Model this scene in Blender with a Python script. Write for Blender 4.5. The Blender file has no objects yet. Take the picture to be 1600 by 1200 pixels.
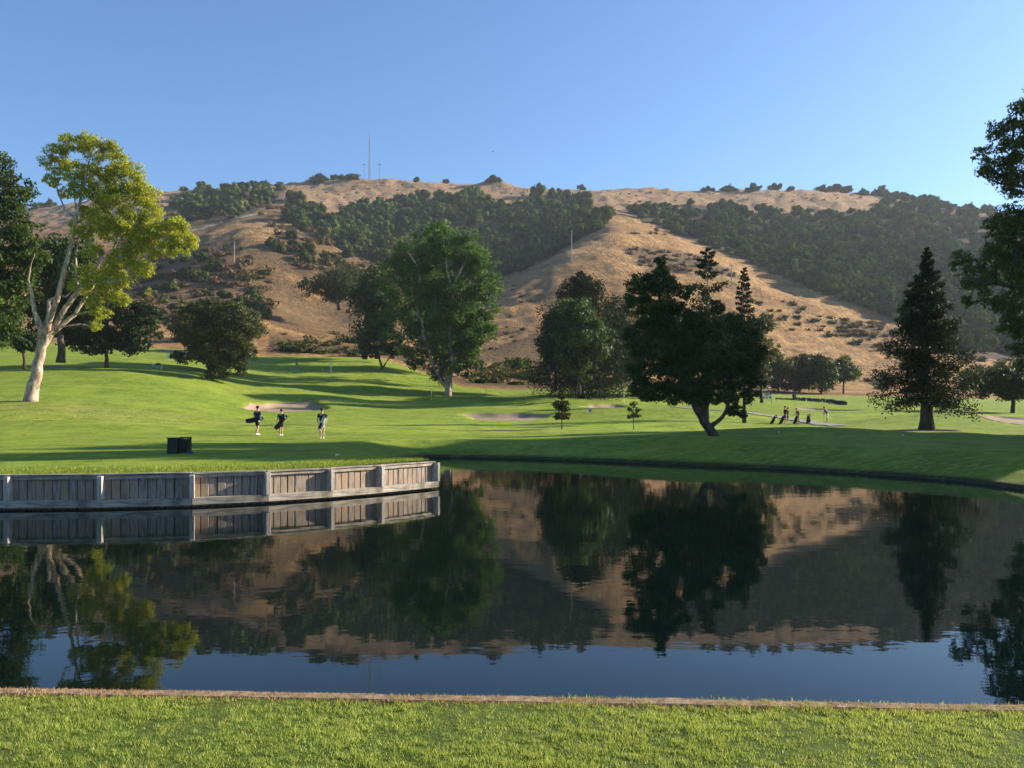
import bpy, math, random
import numpy as np
from mathutils import Vector

# ------------------------------------------------------------------ camera, light
sc = bpy.context.scene
COL = sc.collection
F, HOR, H = 1290.0, 650.0, 2.2          # focal length in photo px, horizon row, eye above the water
cam = bpy.data.cameras.new('camera'); camo = bpy.data.objects.new('camera', cam); COL.objects.link(camo)
cam.sensor_width = 36; cam.lens = 36 * F / 1600; cam.shift_y = 50 / 1600
cam.clip_start = 0.1; cam.clip_end = 8000
camo.location = (0, 0, H); camo.rotation_euler = (math.radians(90), 0, 0)
sc.camera = camo
SUN_AZ, SUN_EL = math.radians(20), math.radians(21.5)     # azimuth from +X towards +Y
w = bpy.data.worlds.new('World'); sc.world = w; w.use_nodes = True
nt = w.node_tree; nt.nodes.clear()
sky = nt.nodes.new('ShaderNodeTexSky'); sky.sky_type = 'NISHITA'; sky.sun_disc = False
sky.sun_elevation = SUN_EL; sky.sun_rotation = math.pi / 2 - SUN_AZ
sky.air_density = 1.0; sky.dust_density = 1.1; sky.ozone_density = 3.0; sky.altitude = 100
bg = nt.nodes.new('ShaderNodeBackground'); bg.inputs[1].default_value = 0.080
wo = nt.nodes.new('ShaderNodeOutputWorld')
tint = nt.nodes.new('ShaderNodeMix'); tint.data_type = 'RGBA'; tint.blend_type = 'MULTIPLY'; tint.inputs[0].default_value = 1; tint.inputs[7].default_value = (.72, .93, 1.12, 1)
nt.links.new(sky.outputs[0], tint.inputs[6]); nt.links.new(tint.outputs[2], bg.inputs[0]); nt.links.new(bg.outputs[0], wo.inputs[0])
sl = bpy.data.lights.new('sun', 'SUN'); sl.energy = 5.0; sl.angle = math.radians(0.5); sl.color = (1.0, 0.87, 0.70)
so = bpy.data.objects.new('sun', sl); COL.objects.link(so)
SD = Vector((math.cos(SUN_EL) * math.cos(SUN_AZ), math.cos(SUN_EL) * math.sin(SUN_AZ), math.sin(SUN_EL)))
so.rotation_euler = SD.to_track_quat('Z', 'Y').to_euler(); so.location = (200, 80, 120)
sc.view_settings.view_transform = 'Standard'; sc.view_settings.look = 'None'
sc.view_settings.gamma = 1; sc.view_settings.exposure = 1.3; sc.view_settings.use_curve_mapping = False
sc.cycles.use_denoising = True
sc.cycles.max_bounces = 6; sc.cycles.transparent_max_bounces = 8; sc.cycles.volume_bounces = 0
sc.cycles.caustics_reflective = False; sc.cycles.caustics_refractive = False

rng = np.random.default_rng(7); random.seed(7)
R = math.radians

# ------------------------------------------------------------------ helpers
def prop(o, label=None, cat=None, group=None, kind=None):
    if label: o['label'] = label
    if cat: o['category'] = cat
    if group: o['group'] = group
    if kind: o['kind'] = kind
    return o

def link(name, me, parent=None, loc=None, rz=0):
    o = bpy.data.objects.new(name, me); COL.objects.link(o)
    if parent is not None: o.parent = parent
    if loc is not None: o.location = loc
    if rz: o.rotation_euler = (0, 0, rz)
    return o

def empty(name, loc, rz=0, **k):
    o = link(name, None, None, loc, rz); o.empty_display_size = 0.3
    return prop(o, **k)

def np_mesh(name, V, Fc, mat=None, smooth=False, midx=None, mats=None):
    """V (n,3), Fc list of equal-size faces array or list of arrays (tris / quads)"""
    me = bpy.data.meshes.new(name)
    if not isinstance(Fc, list): Fc = [Fc]
    Fc = [np.asarray(f, dtype=np.int32) for f in Fc if len(f)]
    nf = sum(len(f) for f in Fc); nl = sum(f.size for f in Fc)
    me.vertices.add(len(V)); me.vertices.foreach_set('co', np.asarray(V, dtype=np.float32).ravel())
    me.loops.add(nl); me.loops.foreach_set('vertex_index', np.concatenate([f.ravel() for f in Fc]))
    me.polygons.add(nf)
    tot = np.concatenate([np.full(len(f), f.shape[1], dtype=np.int32) for f in Fc])
    st = np.concatenate([[0], np.cumsum(tot)[:-1]]).astype(np.int32)
    me.polygons.foreach_set('loop_start', st); me.polygons.foreach_set('loop_total', tot)
    me.polygons.foreach_set('use_smooth', np.full(nf, smooth, dtype=bool))
    for m in (mats or ([mat] if mat else [])): me.materials.append(m)
    if midx is not None: me.polygons.foreach_set('material_index', np.asarray(midx, dtype=np.int32))
    me.update(calc_edges=True)
    return me

class MB:
    """collects boxes, tubes, lathes into one mesh"""
    def __init__(s): s.v = []; s.f = []; s.mi = []; s.cur = 0
    def add(s, vs, fs):
        b = len(s.v); s.v += [tuple(p) for p in vs]
        for f in fs: s.f.append(tuple(b + i for i in f)); s.mi.append(s.cur)
        return s
    def box(s, c, d, rz=0, tx=1, ty=1, rx=0):
        x, y, z = d[0] / 2, d[1] / 2, d[2] / 2; vs = []
        for k in (-1, 1):
            a, b = (1, 1) if k < 0 else (tx, ty)
            for sx, sy in ((-1, -1), (1, -1), (1, 1), (-1, 1)):
                p = Vector((sx * x * a, sy * y * b, k * z))
                if rx: p.rotate(__import__('mathutils').Euler((rx, 0, 0)))
                if rz: p.rotate(__import__('mathutils').Euler((0, 0, rz)))
                vs.append(p + Vector(c))
        return s.add(vs, [(3, 2, 1, 0), (4, 5, 6, 7), (0, 1, 5, 4), (1, 2, 6, 5), (2, 3, 7, 6), (3, 0, 4, 7)])
    def tube(s, pts, rad, n=6, cap=True):
        pts = [Vector(p) for p in pts]
        if not hasattr(rad, '__len__'): rad = [rad] * len(pts)
        vs = []; fs = []; up = None
        for i, p in enumerate(pts):
            t = (pts[min(i + 1, len(pts) - 1)] - pts[max(i - 1, 0)])
            if t.length < 1e-9: t = Vector((0, 0, 1))
            t.normalize()
            if up is None:
                up = Vector((0, 1, 0)) if abs(t.y) < .9 else Vector((1, 0, 0))
            a = t.cross(up)
            if a.length < 1e-4: a = t.cross(Vector((1, 0.3, 0)))
            a.normalize(); b = t.cross(a); up = -b
            b = a.cross(t); up = b
            for k in range(n):
                th = 2 * math.pi * k / n
                vs.append(p + (a * math.cos(th) + b * math.sin(th)) * rad[i])
        for i in range(len(pts) - 1):
            for k in range(n):
                fs.append((i * n + k, i * n + (k + 1) % n, (i + 1) * n + (k + 1) % n, (i + 1) * n + k))
        if cap: fs.append(tuple(range(n))[::-1]); fs.append(tuple((len(pts) - 1) * n + k for k in range(n)))
        return s.add(vs, fs)
    def ball(s, c, r, n=8, m=6):
        if not hasattr(r, '__len__'): r = (r, r, r)
        vs = [(c[0], c[1], c[2] - r[2])]; fs = []
        for i in range(1, m):
            ph = -math.pi / 2 + math.pi * i / m
            for k in range(n):
                th = 2 * math.pi * k / n
                vs.append((c[0] + r[0] * math.cos(ph) * math.cos(th), c[1] + r[1] * math.cos(ph) * math.sin(th), c[2] + r[2] * math.sin(ph)))
        vs.append((c[0], c[1], c[2] + r[2]))
        for k in range(n): fs.append((0, 1 + (k + 1) % n, 1 + k)); fs.append((len(vs) - 1, 1 + (m - 2) * n + k, 1 + (m - 2) * n + (k + 1) % n))
        for i in range(m - 2):
            for k in range(n):
                fs.append((1 + i * n + k, 1 + i * n + (k + 1) % n, 1 + (i + 1) * n + (k + 1) % n, 1 + (i + 1) * n + k))
        return s.add(vs, fs)
    def mesh(s, name, mats, smooth=False):
        me = bpy.data.meshes.new(name); me.from_pydata([tuple(v) for v in s.v], [], s.f)
        for m in (mats if isinstance(mats, (list, tuple)) else [mats]): me.materials.append(m)
        me.polygons.foreach_set('material_index', s.mi)
        me.polygons.foreach_set('use_smooth', [smooth] * len(s.f)); me.update()
        return me
    def build(s, name, mats, parent=None, loc=None, rz=0, smooth=False):
        return link(name, s.mesh(name, mats, smooth), parent, loc, rz)

# ---- numpy noise
def _hash(ix, iy, seed):
    n = (ix.astype(np.int64) * 374761393 + iy.astype(np.int64) * 668265263 + seed * 1442695041) & 0x7fffffff
    n = ((n ^ (n >> 13)) * 1274126177) & 0x7fffffff
    return ((n ^ (n >> 16)) & 0xffff) / 65535.0
def vnoise(x, y, seed=0):
    ix = np.floor(x); iy = np.floor(y); fx = x - ix; fy = y - iy
    fx = fx * fx * (3 - 2 * fx); fy = fy * fy * (3 - 2 * fy)
    a = _hash(ix, iy, seed); b = _hash(ix + 1, iy, seed); c = _hash(ix, iy + 1, seed); d = _hash(ix + 1, iy + 1, seed)
    return (a * (1 - fx) + b * fx) * (1 - fy) + (c * (1 - fx) + d * fx) * fy
def fbm(x, y, seed=0, o=4):
    s = 0; a = .5; t = 0
    for k in range(o):
        s = s + a * vnoise(x, y, seed + k * 17); t += a; a *= .5; x = x * 2.03 + 11.3; y = y * 2.03 + 5.7
    return s / t - .5
def sstep(a, b, x):
    t = np.clip((x - a) / (b - a), 0, 1); return t * t * (3 - 2 * t)
def inpoly(x, y, P):
    x = np.asarray(x, float); y = np.asarray(y, float); r = np.zeros(x.shape, bool); n = len(P)
    for i in range(n):
        x1, y1 = P[i]; x2, y2 = P[(i + 1) % n]
        c = ((y1 > y) != (y2 > y))
        with np.errstate(divide='ignore', invalid='ignore'):
            r ^= c & (x < (x2 - x1) * (y - y1) / ((y2 - y1) if y2 != y1 else 1e-9) + x1)
    return r

# ------------------------------------------------------------------ terrain heights
# surveyed profiles: bearing (photo column) -> (distance, row at which that ground is seen)
NEAR = [(10, 831), (15, 770), (20, 741), (24, 722), (30, 706)]
PROF = {
 -400: NEAR + [(45,686),(60,662),(75,625),(90,605),(120,572),(140,560),(170,540),(200,525),(300,470),(400,430),(600,370),(760,345),(1000,372)],
 -50: NEAR + [(45,686),(60,662),(75,627),(90,605),(120,572),(140,560),(170,540),(200,525),(300,470),(400,430),(600,372),(760,338),(1000,366)],
 50: NEAR + [(45,686),(60,660),(75,626),(90,606),(120,572),(140,560),(170,537),(200,524),(300,470),(400,420),(600,360),(760,329),(1000,356)],
 200: NEAR + [(45,686),(60,664),(75,636),(90,616),(120,577),(140,563),(170,545),(190,533),(300,462),(400,410),(560,350),(760,304),(1000,336)],
 300: NEAR + [(45,686),(60,672),(75,647),(100,615),(130,583),(150,562),(175,546),(200,532),(300,455),(400,368),(440,380),(600,330),(760,297),(1000,330)],
 400: NEAR + [(45,687),(52,681),(80,655),(95,643),(112,628),(125,612),(145,588),(161,574),(178,563),(300,450),(400,346),(450,362),(600,318),(760,292),(1000,326)],
 500: NEAR + [(45,688),(52,682),(80,656),(95,643),(112,628),(128,618),(145,597),(161,578),(180,563),(290,500),(400,372),(450,390),(600,325),(760,281),(1000,320)],
 600: NEAR + [(45,688),(52,683),(80,660),(100,644),(122,632),(132,626),(150,600),(165,580),(185,563),(280,520),(390,415),(450,435),(600,350),(750,277),(1000,318)],
 700: NEAR + [(45,688),(52,684),(80,661),(100,645),(125,631),(140,622),(160,600),(190,585),(230,560),(300,500),(380,445),(450,450),(600,350),(750,284),(1000,322)],
 800: NEAR + [(45,688),(52,684),(75,669),(88,658),(98,644),(110,637),(125,632),(145,624),(165,608),(200,594),(300,492),(362,428),(440,460),(600,350),(760,287),(1000,324)],
 870: NEAR + [(45,688),(52,683),(75,667),(88,656),(98,645),(112,639),(128,624),(150,614),(175,603),(210,590),(300,470),(400,388),(460,412),(600,345),(770,291),(1000,326)],
 950: NEAR + [(45,687),(55,678),(75,664),(90,650),(103,639),(118,630),(130,622),(150,615),(180,604),(220,592),(300,478),(455,342),(500,345),(650,318),(770,292),(1000,328)],
 1050: NEAR + [(38,692),(45,685),(55,678),(75,665),(90,652),(110,639),(130,629),(160,616),(180,607),(230,592),(300,470),(400,402),(465,362),(520,380),(640,330),(780,296),(1000,332)],
 1130: NEAR + [(38,692),(45,684),(55,677),(75,667),(90,655),(110,641),(130,631),(160,619),(185,610),(230,598),(300,490),(400,401),(450,425),(600,350),(780,297),(1000,334)],
 1200: NEAR + [(38,694),(46,684),(60,675),(75,668),(88,663),(100,652),(120,637),(165,622),(190,614),(240,600),(300,520),(372,437),(430,462),(600,370),(780,292),(1000,332)],
 1300: NEAR + [(38,694),(48,682),(60,675),(75,669),(88,662),(100,650),(115,641),(135,636),(165,628),(190,617),(240,606),(300,540),(345,476),(400,500),(600,372),(790,290),(1000,332)],
 1400: NEAR + [(38,696),(50,682),(65,672),(78,663),(90,650),(110,641),(140,634),(180,622),(240,610),(290,560),(325,509),(400,528),(600,390),(800,304),(1000,340)],
 1480: NEAR + [(38,698),(50,684),(65,671),(78,662),(90,650),(110,643),(150,635),(200,622),(240,612),(280,575),(320,544),(400,545),(600,395),(800,326),(1000,356)],
 1600: [(10,833),(15,772),(20,743),(24,723),(30,708),(45,691),(60,681),(75,669),(86,655),(110,645),(150,636),(200,624),(240,614),(300,585),(420,520),(600,400),(800,329),(1000,358)],
 2000: [(10,833),(15,772),(20,743),(24,723),(30,708),(45,691),(60,681),(75,669),(86,655),(110,645),(150,636),(200,624),(240,614),(300,585),(420,520),(600,410),(800,345),(1000,372)],
}
LD0, LD1, NLD = math.log(4.0), math.log(1100), 600
U0, U1, NU = -1.0, 1.0, 500
_lg = np.linspace(LD0, LD1, NLD); _ug = np.linspace(U0, U1, NU)
_xs = sorted(PROF); _pe = []
for x in _xs:
    p = PROF[x]; ld = np.log([a for a, b in p]); z = np.array([(HOR - b) / F * a + H for a, b in p])
    _pe.append(np.interp(_lg, ld, z))
_pe = np.array(_pe); _uc = (np.array(_xs) - 800) / F
_Z = np.empty((NU, NLD))
for j in range(NLD): _Z[:, j] = np.interp(_ug, _uc, _pe[:, j])
def _blur(A, s, ax):
    k = np.exp(-0.5 * (np.arange(-3 * s, 3 * s + 1) / s) ** 2); k /= k.sum(); r = 3 * s
    pad = [(0, 0), (0, 0)]; pad[ax] = (r, r); B = np.pad(A, pad, mode='edge')
    return np.apply_along_axis(lambda m: np.convolve(m, k, mode='valid'), ax, B)
_Z = _blur(_blur(_Z, 5, 0), 5, 1)

WALL = [(-40.5, 15.5), (-33, 17.3), (-27.5, 18.4), (-22.0, 19.0), (-16.5, 19.3), (-14.05, 19.4), (-11.8, 19.45), (-9.73, 19.62), (-7.79, 20.1), (-6.24, 20.9), (-4.90, 22.0), (-3.78, 23.2), (-2.72, 24.6), (-2.42, 25.1)]
def wpx(x, y): d = H * F / (y - HOR); return ((x - 800) / F * d, d)
SHORE = [(-2.35, 27.0), (-3.0, 31.0), (-4.2, 36), (-5.2, 41), (-4.6, 43.6), wpx(745, 716), wpx(820, 718), wpx(900, 720.5), wpx(1000, 724.5), wpx(1100, 729), wpx(1200, 733), wpx(1300, 738.5), wpx(1400, 745), wpx(1510, 754), wpx(1600, 766), (20.5, 19.5), (26, 12), (31, 4.0)]
POND = WALL + SHORE + [(31, 3.0), (-42, 3.0), (-42, 10)]
def seg_dist(X, Y, pts, closed=False):
    D = np.full(np.shape(X), 1e9)
    n = len(pts) - (0 if closed else 1)
    for i in range(n):
        ax, ay = pts[i]; bx, by = pts[(i + 1) % len(pts)]
        t = np.clip(((X - ax) * (bx - ax) + (Y - ay) * (by - ay)) / ((bx - ax) ** 2 + (by - ay) ** 2 + 1e-9), 0, 1)
        D = np.minimum(D, np.hypot(X - ax - t * (bx - ax), Y - ay - t * (by - ay)))
    return D
# bunkers: centre, half width, half depth (m), rotation
def at(xp, d): return ((xp - 800) / F * d, d)
BUNK = [  # (centre column, distance, half width, half length, bowl depth)
    (450, 102, 5.2, 9.0, .7), (790, 93, 6.2, 5.5, .7), (948, 112, 3.6, 5.0, .55), (1285, 118, 4.0, 6.0, .3), (1612, 80, 4.0, 6.5, .4)]
def bunk_f(X, Y, b):
    cx, cy = at(b[0], b[1]); th = np.arctan2((Y - cy) / b[3], (X - cx) / b[2])
    k = 1 + .16 * np.sin(2 * th + b[0]) + .14 * np.sin(3 * th + 2.1 * b[0]) + .07 * np.sin(7 * th + b[0])
    return np.hypot((X - cx) / b[2], (Y - cy) / b[3]) / k
MOUNDS = [(771, 748, 17, 12, 6), (600, 742, 45, 20, 3), (1030, 770, 30, 16, 3), (495, 750, 25, 16, 3), (848, 122, 7, 5, .9), (1010, 96, 9, 5, .75), (960, 72, 10, 4, .25), (1180, 52, 6, 4, .25), (1300, 50, 7, 3.5, .35), (1500, 84, 9, 5, .6), (560, 140, 9, 6, .8), (250, 100, 12, 6, .7), (420, 128, 8, 5, .8), (330, 118, 12, 5, .7), (180, 108, 10, 5, .6), (520, 118, 9, 5, .5), (620, 100, 10, 4, .3), 
          (700, 62, 14, 5, .2), (150, 56, 9, 4, .3), (1030, 43, 5, 3, .22), (690, 112, 8, 5, .35), (760, 136, 7, 4, .6)]
HILLN = None
def height(X, Y, raw=False):
    X = np.asarray(X, float); Y = np.maximum(np.asarray(Y, float), 4.0)
    u = np.clip(X / Y, U0 + 1e-6, U1 - 1e-6); l = np.clip(np.log(Y), LD0, LD1 - 1e-6)
    fu = (u - U0) / (U1 - U0) * (NU - 1); fl = (l - LD0) / (LD1 - LD0) * (NLD - 1)
    i = np.minimum(fu.astype(int), NU - 2); j = np.minimum(fl.astype(int), NLD - 2); a = fu - i; b = fl - j
    z = (_Z[i, j] * (1 - a) + _Z[i + 1, j] * a) * (1 - b) + (_Z[i, j + 1] * (1 - a) + _Z[i + 1, j + 1] * a) * b
    for m in MOUNDS:
        cx, cy = at(m[0], m[1]); z = z + m[4] * np.exp(-((X - cx) / m[2]) ** 2 - ((Y - cy) / m[3]) ** 2)
    g = sstep(28, 60, Y) * (1 - sstep(170, 200, Y)); z = z + g * .35 * fbm(X / 11, Y / 8, 3, 3)
    hm = sstep(205, 300, Y)
    z = z + hm * (5.5 * fbm(X / 55, Y / 70, 5, 4) - 3.0 * np.abs(fbm(X / 30, Y / 60, 6, 3)) + 2.4 * fbm(X / 9, Y / 12, 9, 3))
    hm2 = sstep(500, 720, Y); z = z + hm2 * 5.0 * (np.abs(fbm(X / 16, Y / 16, 21, 4)) + fbm(X / 6, Y / 6, 22, 2) * .5)
    for b_ in BUNK:
        r = bunk_f(X, Y, b_); z = z - b_[4] * (1 - sstep(.72, 1.06, r))
    if raw: return z
    inside = inpoly(X, Y, POND); ds = seg_dist(X, Y, SHORE); dw = seg_dist(X, Y, WALL)
    z = np.where(inside | (ds > 14), z, np.minimum(z, .13 + .02 * ds + .19 * ds * sstep(0, 1.2, ds) + 5 * sstep(8, 14, ds)))
    drop_w = sstep(.05, .45, dw); z = np.where(inside, z, z * drop_w - 1.3 * (1 - drop_w))
    zin = -1.4 + 0 * z; k = sstep(0, .35, ds); zi = np.where(dw < ds, zin, .1 * (1 - k) + zin * k)
    return np.where(inside, zi, z)
def gh(X, Y, raw=True): return float(height(np.array([X]), np.array([Y]), raw)[0])
def spot(xp, d):
    X, Y = at(xp, d); return Vector((X, Y, gh(X, Y)))
_hd = np.exp(np.linspace(math.log(26), math.log(900), 1400))
def hit(xp, yp, dmin=26):
    """first ground point seen in the given photo column and row"""
    u = (xp - 800) / F; dd = _hd[_hd >= dmin]; z = height(u * dd, dd, True); e = (z - H) / dd; t = (HOR - yp) / F
    k = np.argmax(e >= t)
    if e[k] < t: k = int(np.argmax(e))
    return Vector((u * dd[k], dd[k], z[k]))

# ------------------------------------------------------------------ materials
def newmat(name):
    m = bpy.data.materials.new(name); m.use_nodes = True; t = m.node_tree; t.nodes.clear()
    o = t.nodes.new('ShaderNodeOutputMaterial'); return m, t, o
def N(t, kind, **k):
    n = t.nodes.new('ShaderNode' + kind)
    for a, b in k.items():
        if a.startswith('i_'): n.inputs[a[2:].replace('_', ' ')].default_value = b
        else: setattr(n, a, b)
    return n
def ramp(t, fac, stops):
    r = t.nodes.new('ShaderNodeValToRGB'); e = r.color_ramp.elements
    while len(e) < len(stops): e.new(.5)
    for k, (p, c) in enumerate(stops): e[k].position = p; e[k].color = (*c, 1) if len(c) == 3 else c
    t.links.new(fac, r.inputs[0]); return r.outputs[0]
def noise(t, vec, scale, detail=4, rough=.55, out='Fac'):
    n = N(t, 'TexNoise'); n.inputs['Scale'].default_value = scale; n.inputs['Detail'].default_value = detail; n.inputs['Roughness'].default_value = rough
    if vec is not None: t.links.new(vec, n.inputs['Vector'])
    return n.outputs[out]
def mapping(t, vec, s):
    m = N(t, 'Mapping'); m.inputs['Scale'].default_value = s; t.links.new(vec, m.inputs['Vector']); return m.outputs[0]
def mix(t, f, a, b, blend='MIX'):
    m = N(t, 'Mix', data_type='RGBA', blend_type=blend)
    for s, v in ((0, f), (6, a), (7, b)):
        if isinstance(v, (int, float)): m.inputs[s].default_value = v
        elif isinstance(v, tuple): m.inputs[s].default_value = (*v, 1) if len(v) == 3 else v
        else: t.links.new(v, m.inputs[s])
    return m.outputs[2]
def math_(t, op, a, b=0.0):
    m = N(t, 'Math', operation=op)
    for s, v in ((0, a), (1, b)):
        if isinstance(v, (int, float)): m.inputs[s].default_value = v
        else: t.links.new(v, m.inputs[s])
    return m.outputs[0]
def bsdf(t, o, col, rough=.8, bump=None, bstr=.3, bdist=.02, spec=.3, metal=0):
    p = N(t, 'BsdfPrincipled')
    if isinstance(col, tuple): p.inputs['Base Color'].default_value = (*col, 1)
    else: t.links.new(col, p.inputs['Base Color'])
    if isinstance(rough, (int, float)): p.inputs['Roughness'].default_value = rough
    else: t.links.new(rough, p.inputs['Roughness'])
    p.inputs['Specular IOR Level'].default_value = spec; p.inputs['Metallic'].default_value = metal
    if bump is not None:
        b = N(t, 'Bump'); b.inputs['Strength'].default_value = bstr; b.inputs['Distance'].default_value = bdist
        t.links.new(bump, b.inputs['Height']); t.links.new(b.outputs[0], p.inputs['Normal'])
    t.links.new(p.outputs[0], o.inputs[0]); return p

def mat_plain(name, c, rough=.6, var=.25, scale=8, metal=0, spec=.3):
    m, t, o = newmat(name); g = N(t, 'TexCoord').outputs['Object']
    n = noise(t, g, scale, 4)
    col = ramp(t, n, [(.3, tuple(x * (1 - var) for x in c)), (.7, tuple(min(1, x * (1 + var)) for x in c))])
    bsdf(t, o, col, rough, n, .2, .01, spec, metal); return m

def mat_leaf(name, c1, c2, c3, tr=.3, scale=.25, gl=.1):
    m, t, o = newmat(name); geo = N(t, 'NewGeometry'); g = N(t, 'TexCoord').outputs['Object']
    a = ramp(t, geo.outputs['Random Per Island'], [(.1, c1), (.55, c2), (.95, c3)])
    oi = N(t, 'ObjectInfo'); a = mix(t, oi.outputs['Random'], a, mix(t, 1.0, a, (2.1, 1.75, 1.3), 'MULTIPLY'))
    n = noise(t, g, scale, 3)
    col = mix(t, math_(t, 'MULTIPLY', math_(t, 'SUBTRACT', n, .35), 1.1), a, tuple(x * .55 for x in c1), 'MIX')
    d = N(t, 'BsdfPrincipled'); t.links.new(col, d.inputs['Base Color']); d.inputs['Roughness'].default_value = .5; d.inputs['Specular IOR Level'].default_value = gl
    tl = N(t, 'BsdfTranslucent'); tc = mix(t, .35, col, tuple(min(1, x * 1.5) for x in (c3[0], c3[1], c3[2] * .5))); t.links.new(tc, tl.inputs[0])
    ms = N(t, 'MixShader'); ms.inputs[0].default_value = tr
    t.links.new(d.outputs[0], ms.inputs[1]); t.links.new(tl.outputs[0], ms.inputs[2]); t.links.new(ms.outputs[0], o.inputs[0])
    return m

def mat_bark(name, c1, c2, c3, sc_=(1.2, 1.2, .35), scale=2.5, bs=.6):
    m, t, o = newmat(name); g = mapping(t, N(t, 'TexCoord').outputs['Object'], sc_)
    n = noise(t, g, scale, 6, .65); n2 = noise(t, g, scale * 5, 4)
    col = ramp(t, n, [(.34, c1), (.5, c2), (.64, c3)])
    bsdf(t, o, col, .9, n2, bs, .03, .15); return m

M = {}
M['gum_bark'] = mat_bark('pale_gum_bark', (.13, .085, .055), (.36, .27, .20), (.55, .46, .38), scale=3.2)
M['bark'] = mat_bark('brown_bark', (.035, .024, .017), (.075, .055, .04), (.13, .10, .075), scale=4)
M['gum_leaf'] = mat_leaf('yellow_green_gum_leaves', (.11, .155, .016), (.20, .26, .03), (.36, .38, .06), .5, .3, .15)
M['dark_gum_leaf'] = mat_leaf('dark_gum_leaves', (.020, .042, .010), (.045, .080, .017), (.10, .145, .030), .34, .3)
M['bright_leaf'] = mat_leaf('mid_green_leaves', (.026, .070, .012), (.055, .125, .020), (.11, .20, .032), .38, .3)
M['dark_leaf'] = mat_leaf('dark_green_leaves', (.016, .034, .012), (.030, .056, .019), (.055, .088, .028), .25, .3)
M['olive_leaf'] = mat_leaf('olive_leaves', (.022, .034, .014), (.040, .054, .021), (.075, .088, .034), .28, .3)
M['needle'] = mat_leaf('conifer_needles', (.012, .027, .012), (.022, .041, .017), (.042, .064, .026), .12, .4, .04)
M['yellow_leaf'] = mat_leaf('yellow_poplar_leaves', (.25, .22, .02), (.36, .32, .03), (.45, .42, .05), .4)
M['oak'] = mat_leaf('hill_oak_leaves', (.016, .032, .012), (.034, .060, .018), (.068, .100, .028), .12, .06, .0)
M['oak_olive'] = mat_leaf('hill_oak_olive_leaves', (.030, .042, .015), (.052, .072, .022), (.085, .105, .034), .12, .06, .0)
M['brush'] = mat_leaf('grey_brown_brush', (.055, .042, .028), (.10, .078, .052), (.16, .125, .080), .15, .1, .0)
M['brush_green'] = mat_leaf('chaparral_green', (.035, .040, .018), (.065, .070, .028), (.11, .11, .045), .15, .1, .0)
M['dry_straw'] = mat_leaf('dry_straw_grass', (.28, .17, .07), (.42, .27, .12), (.52, .36, .18), .25, .3)
M['turf_blade'] = mat_leaf('lawn_blades', (.085, .155, .020), (.175, .265, .045), (.42, .47, .18), .42, 3.0, .2)
M['rough_blade'] = mat_leaf('rough_grass_blades', (.07, .12, .012), (.13, .20, .022), (.25, .29, .06), .4, .9, .2)

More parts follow.
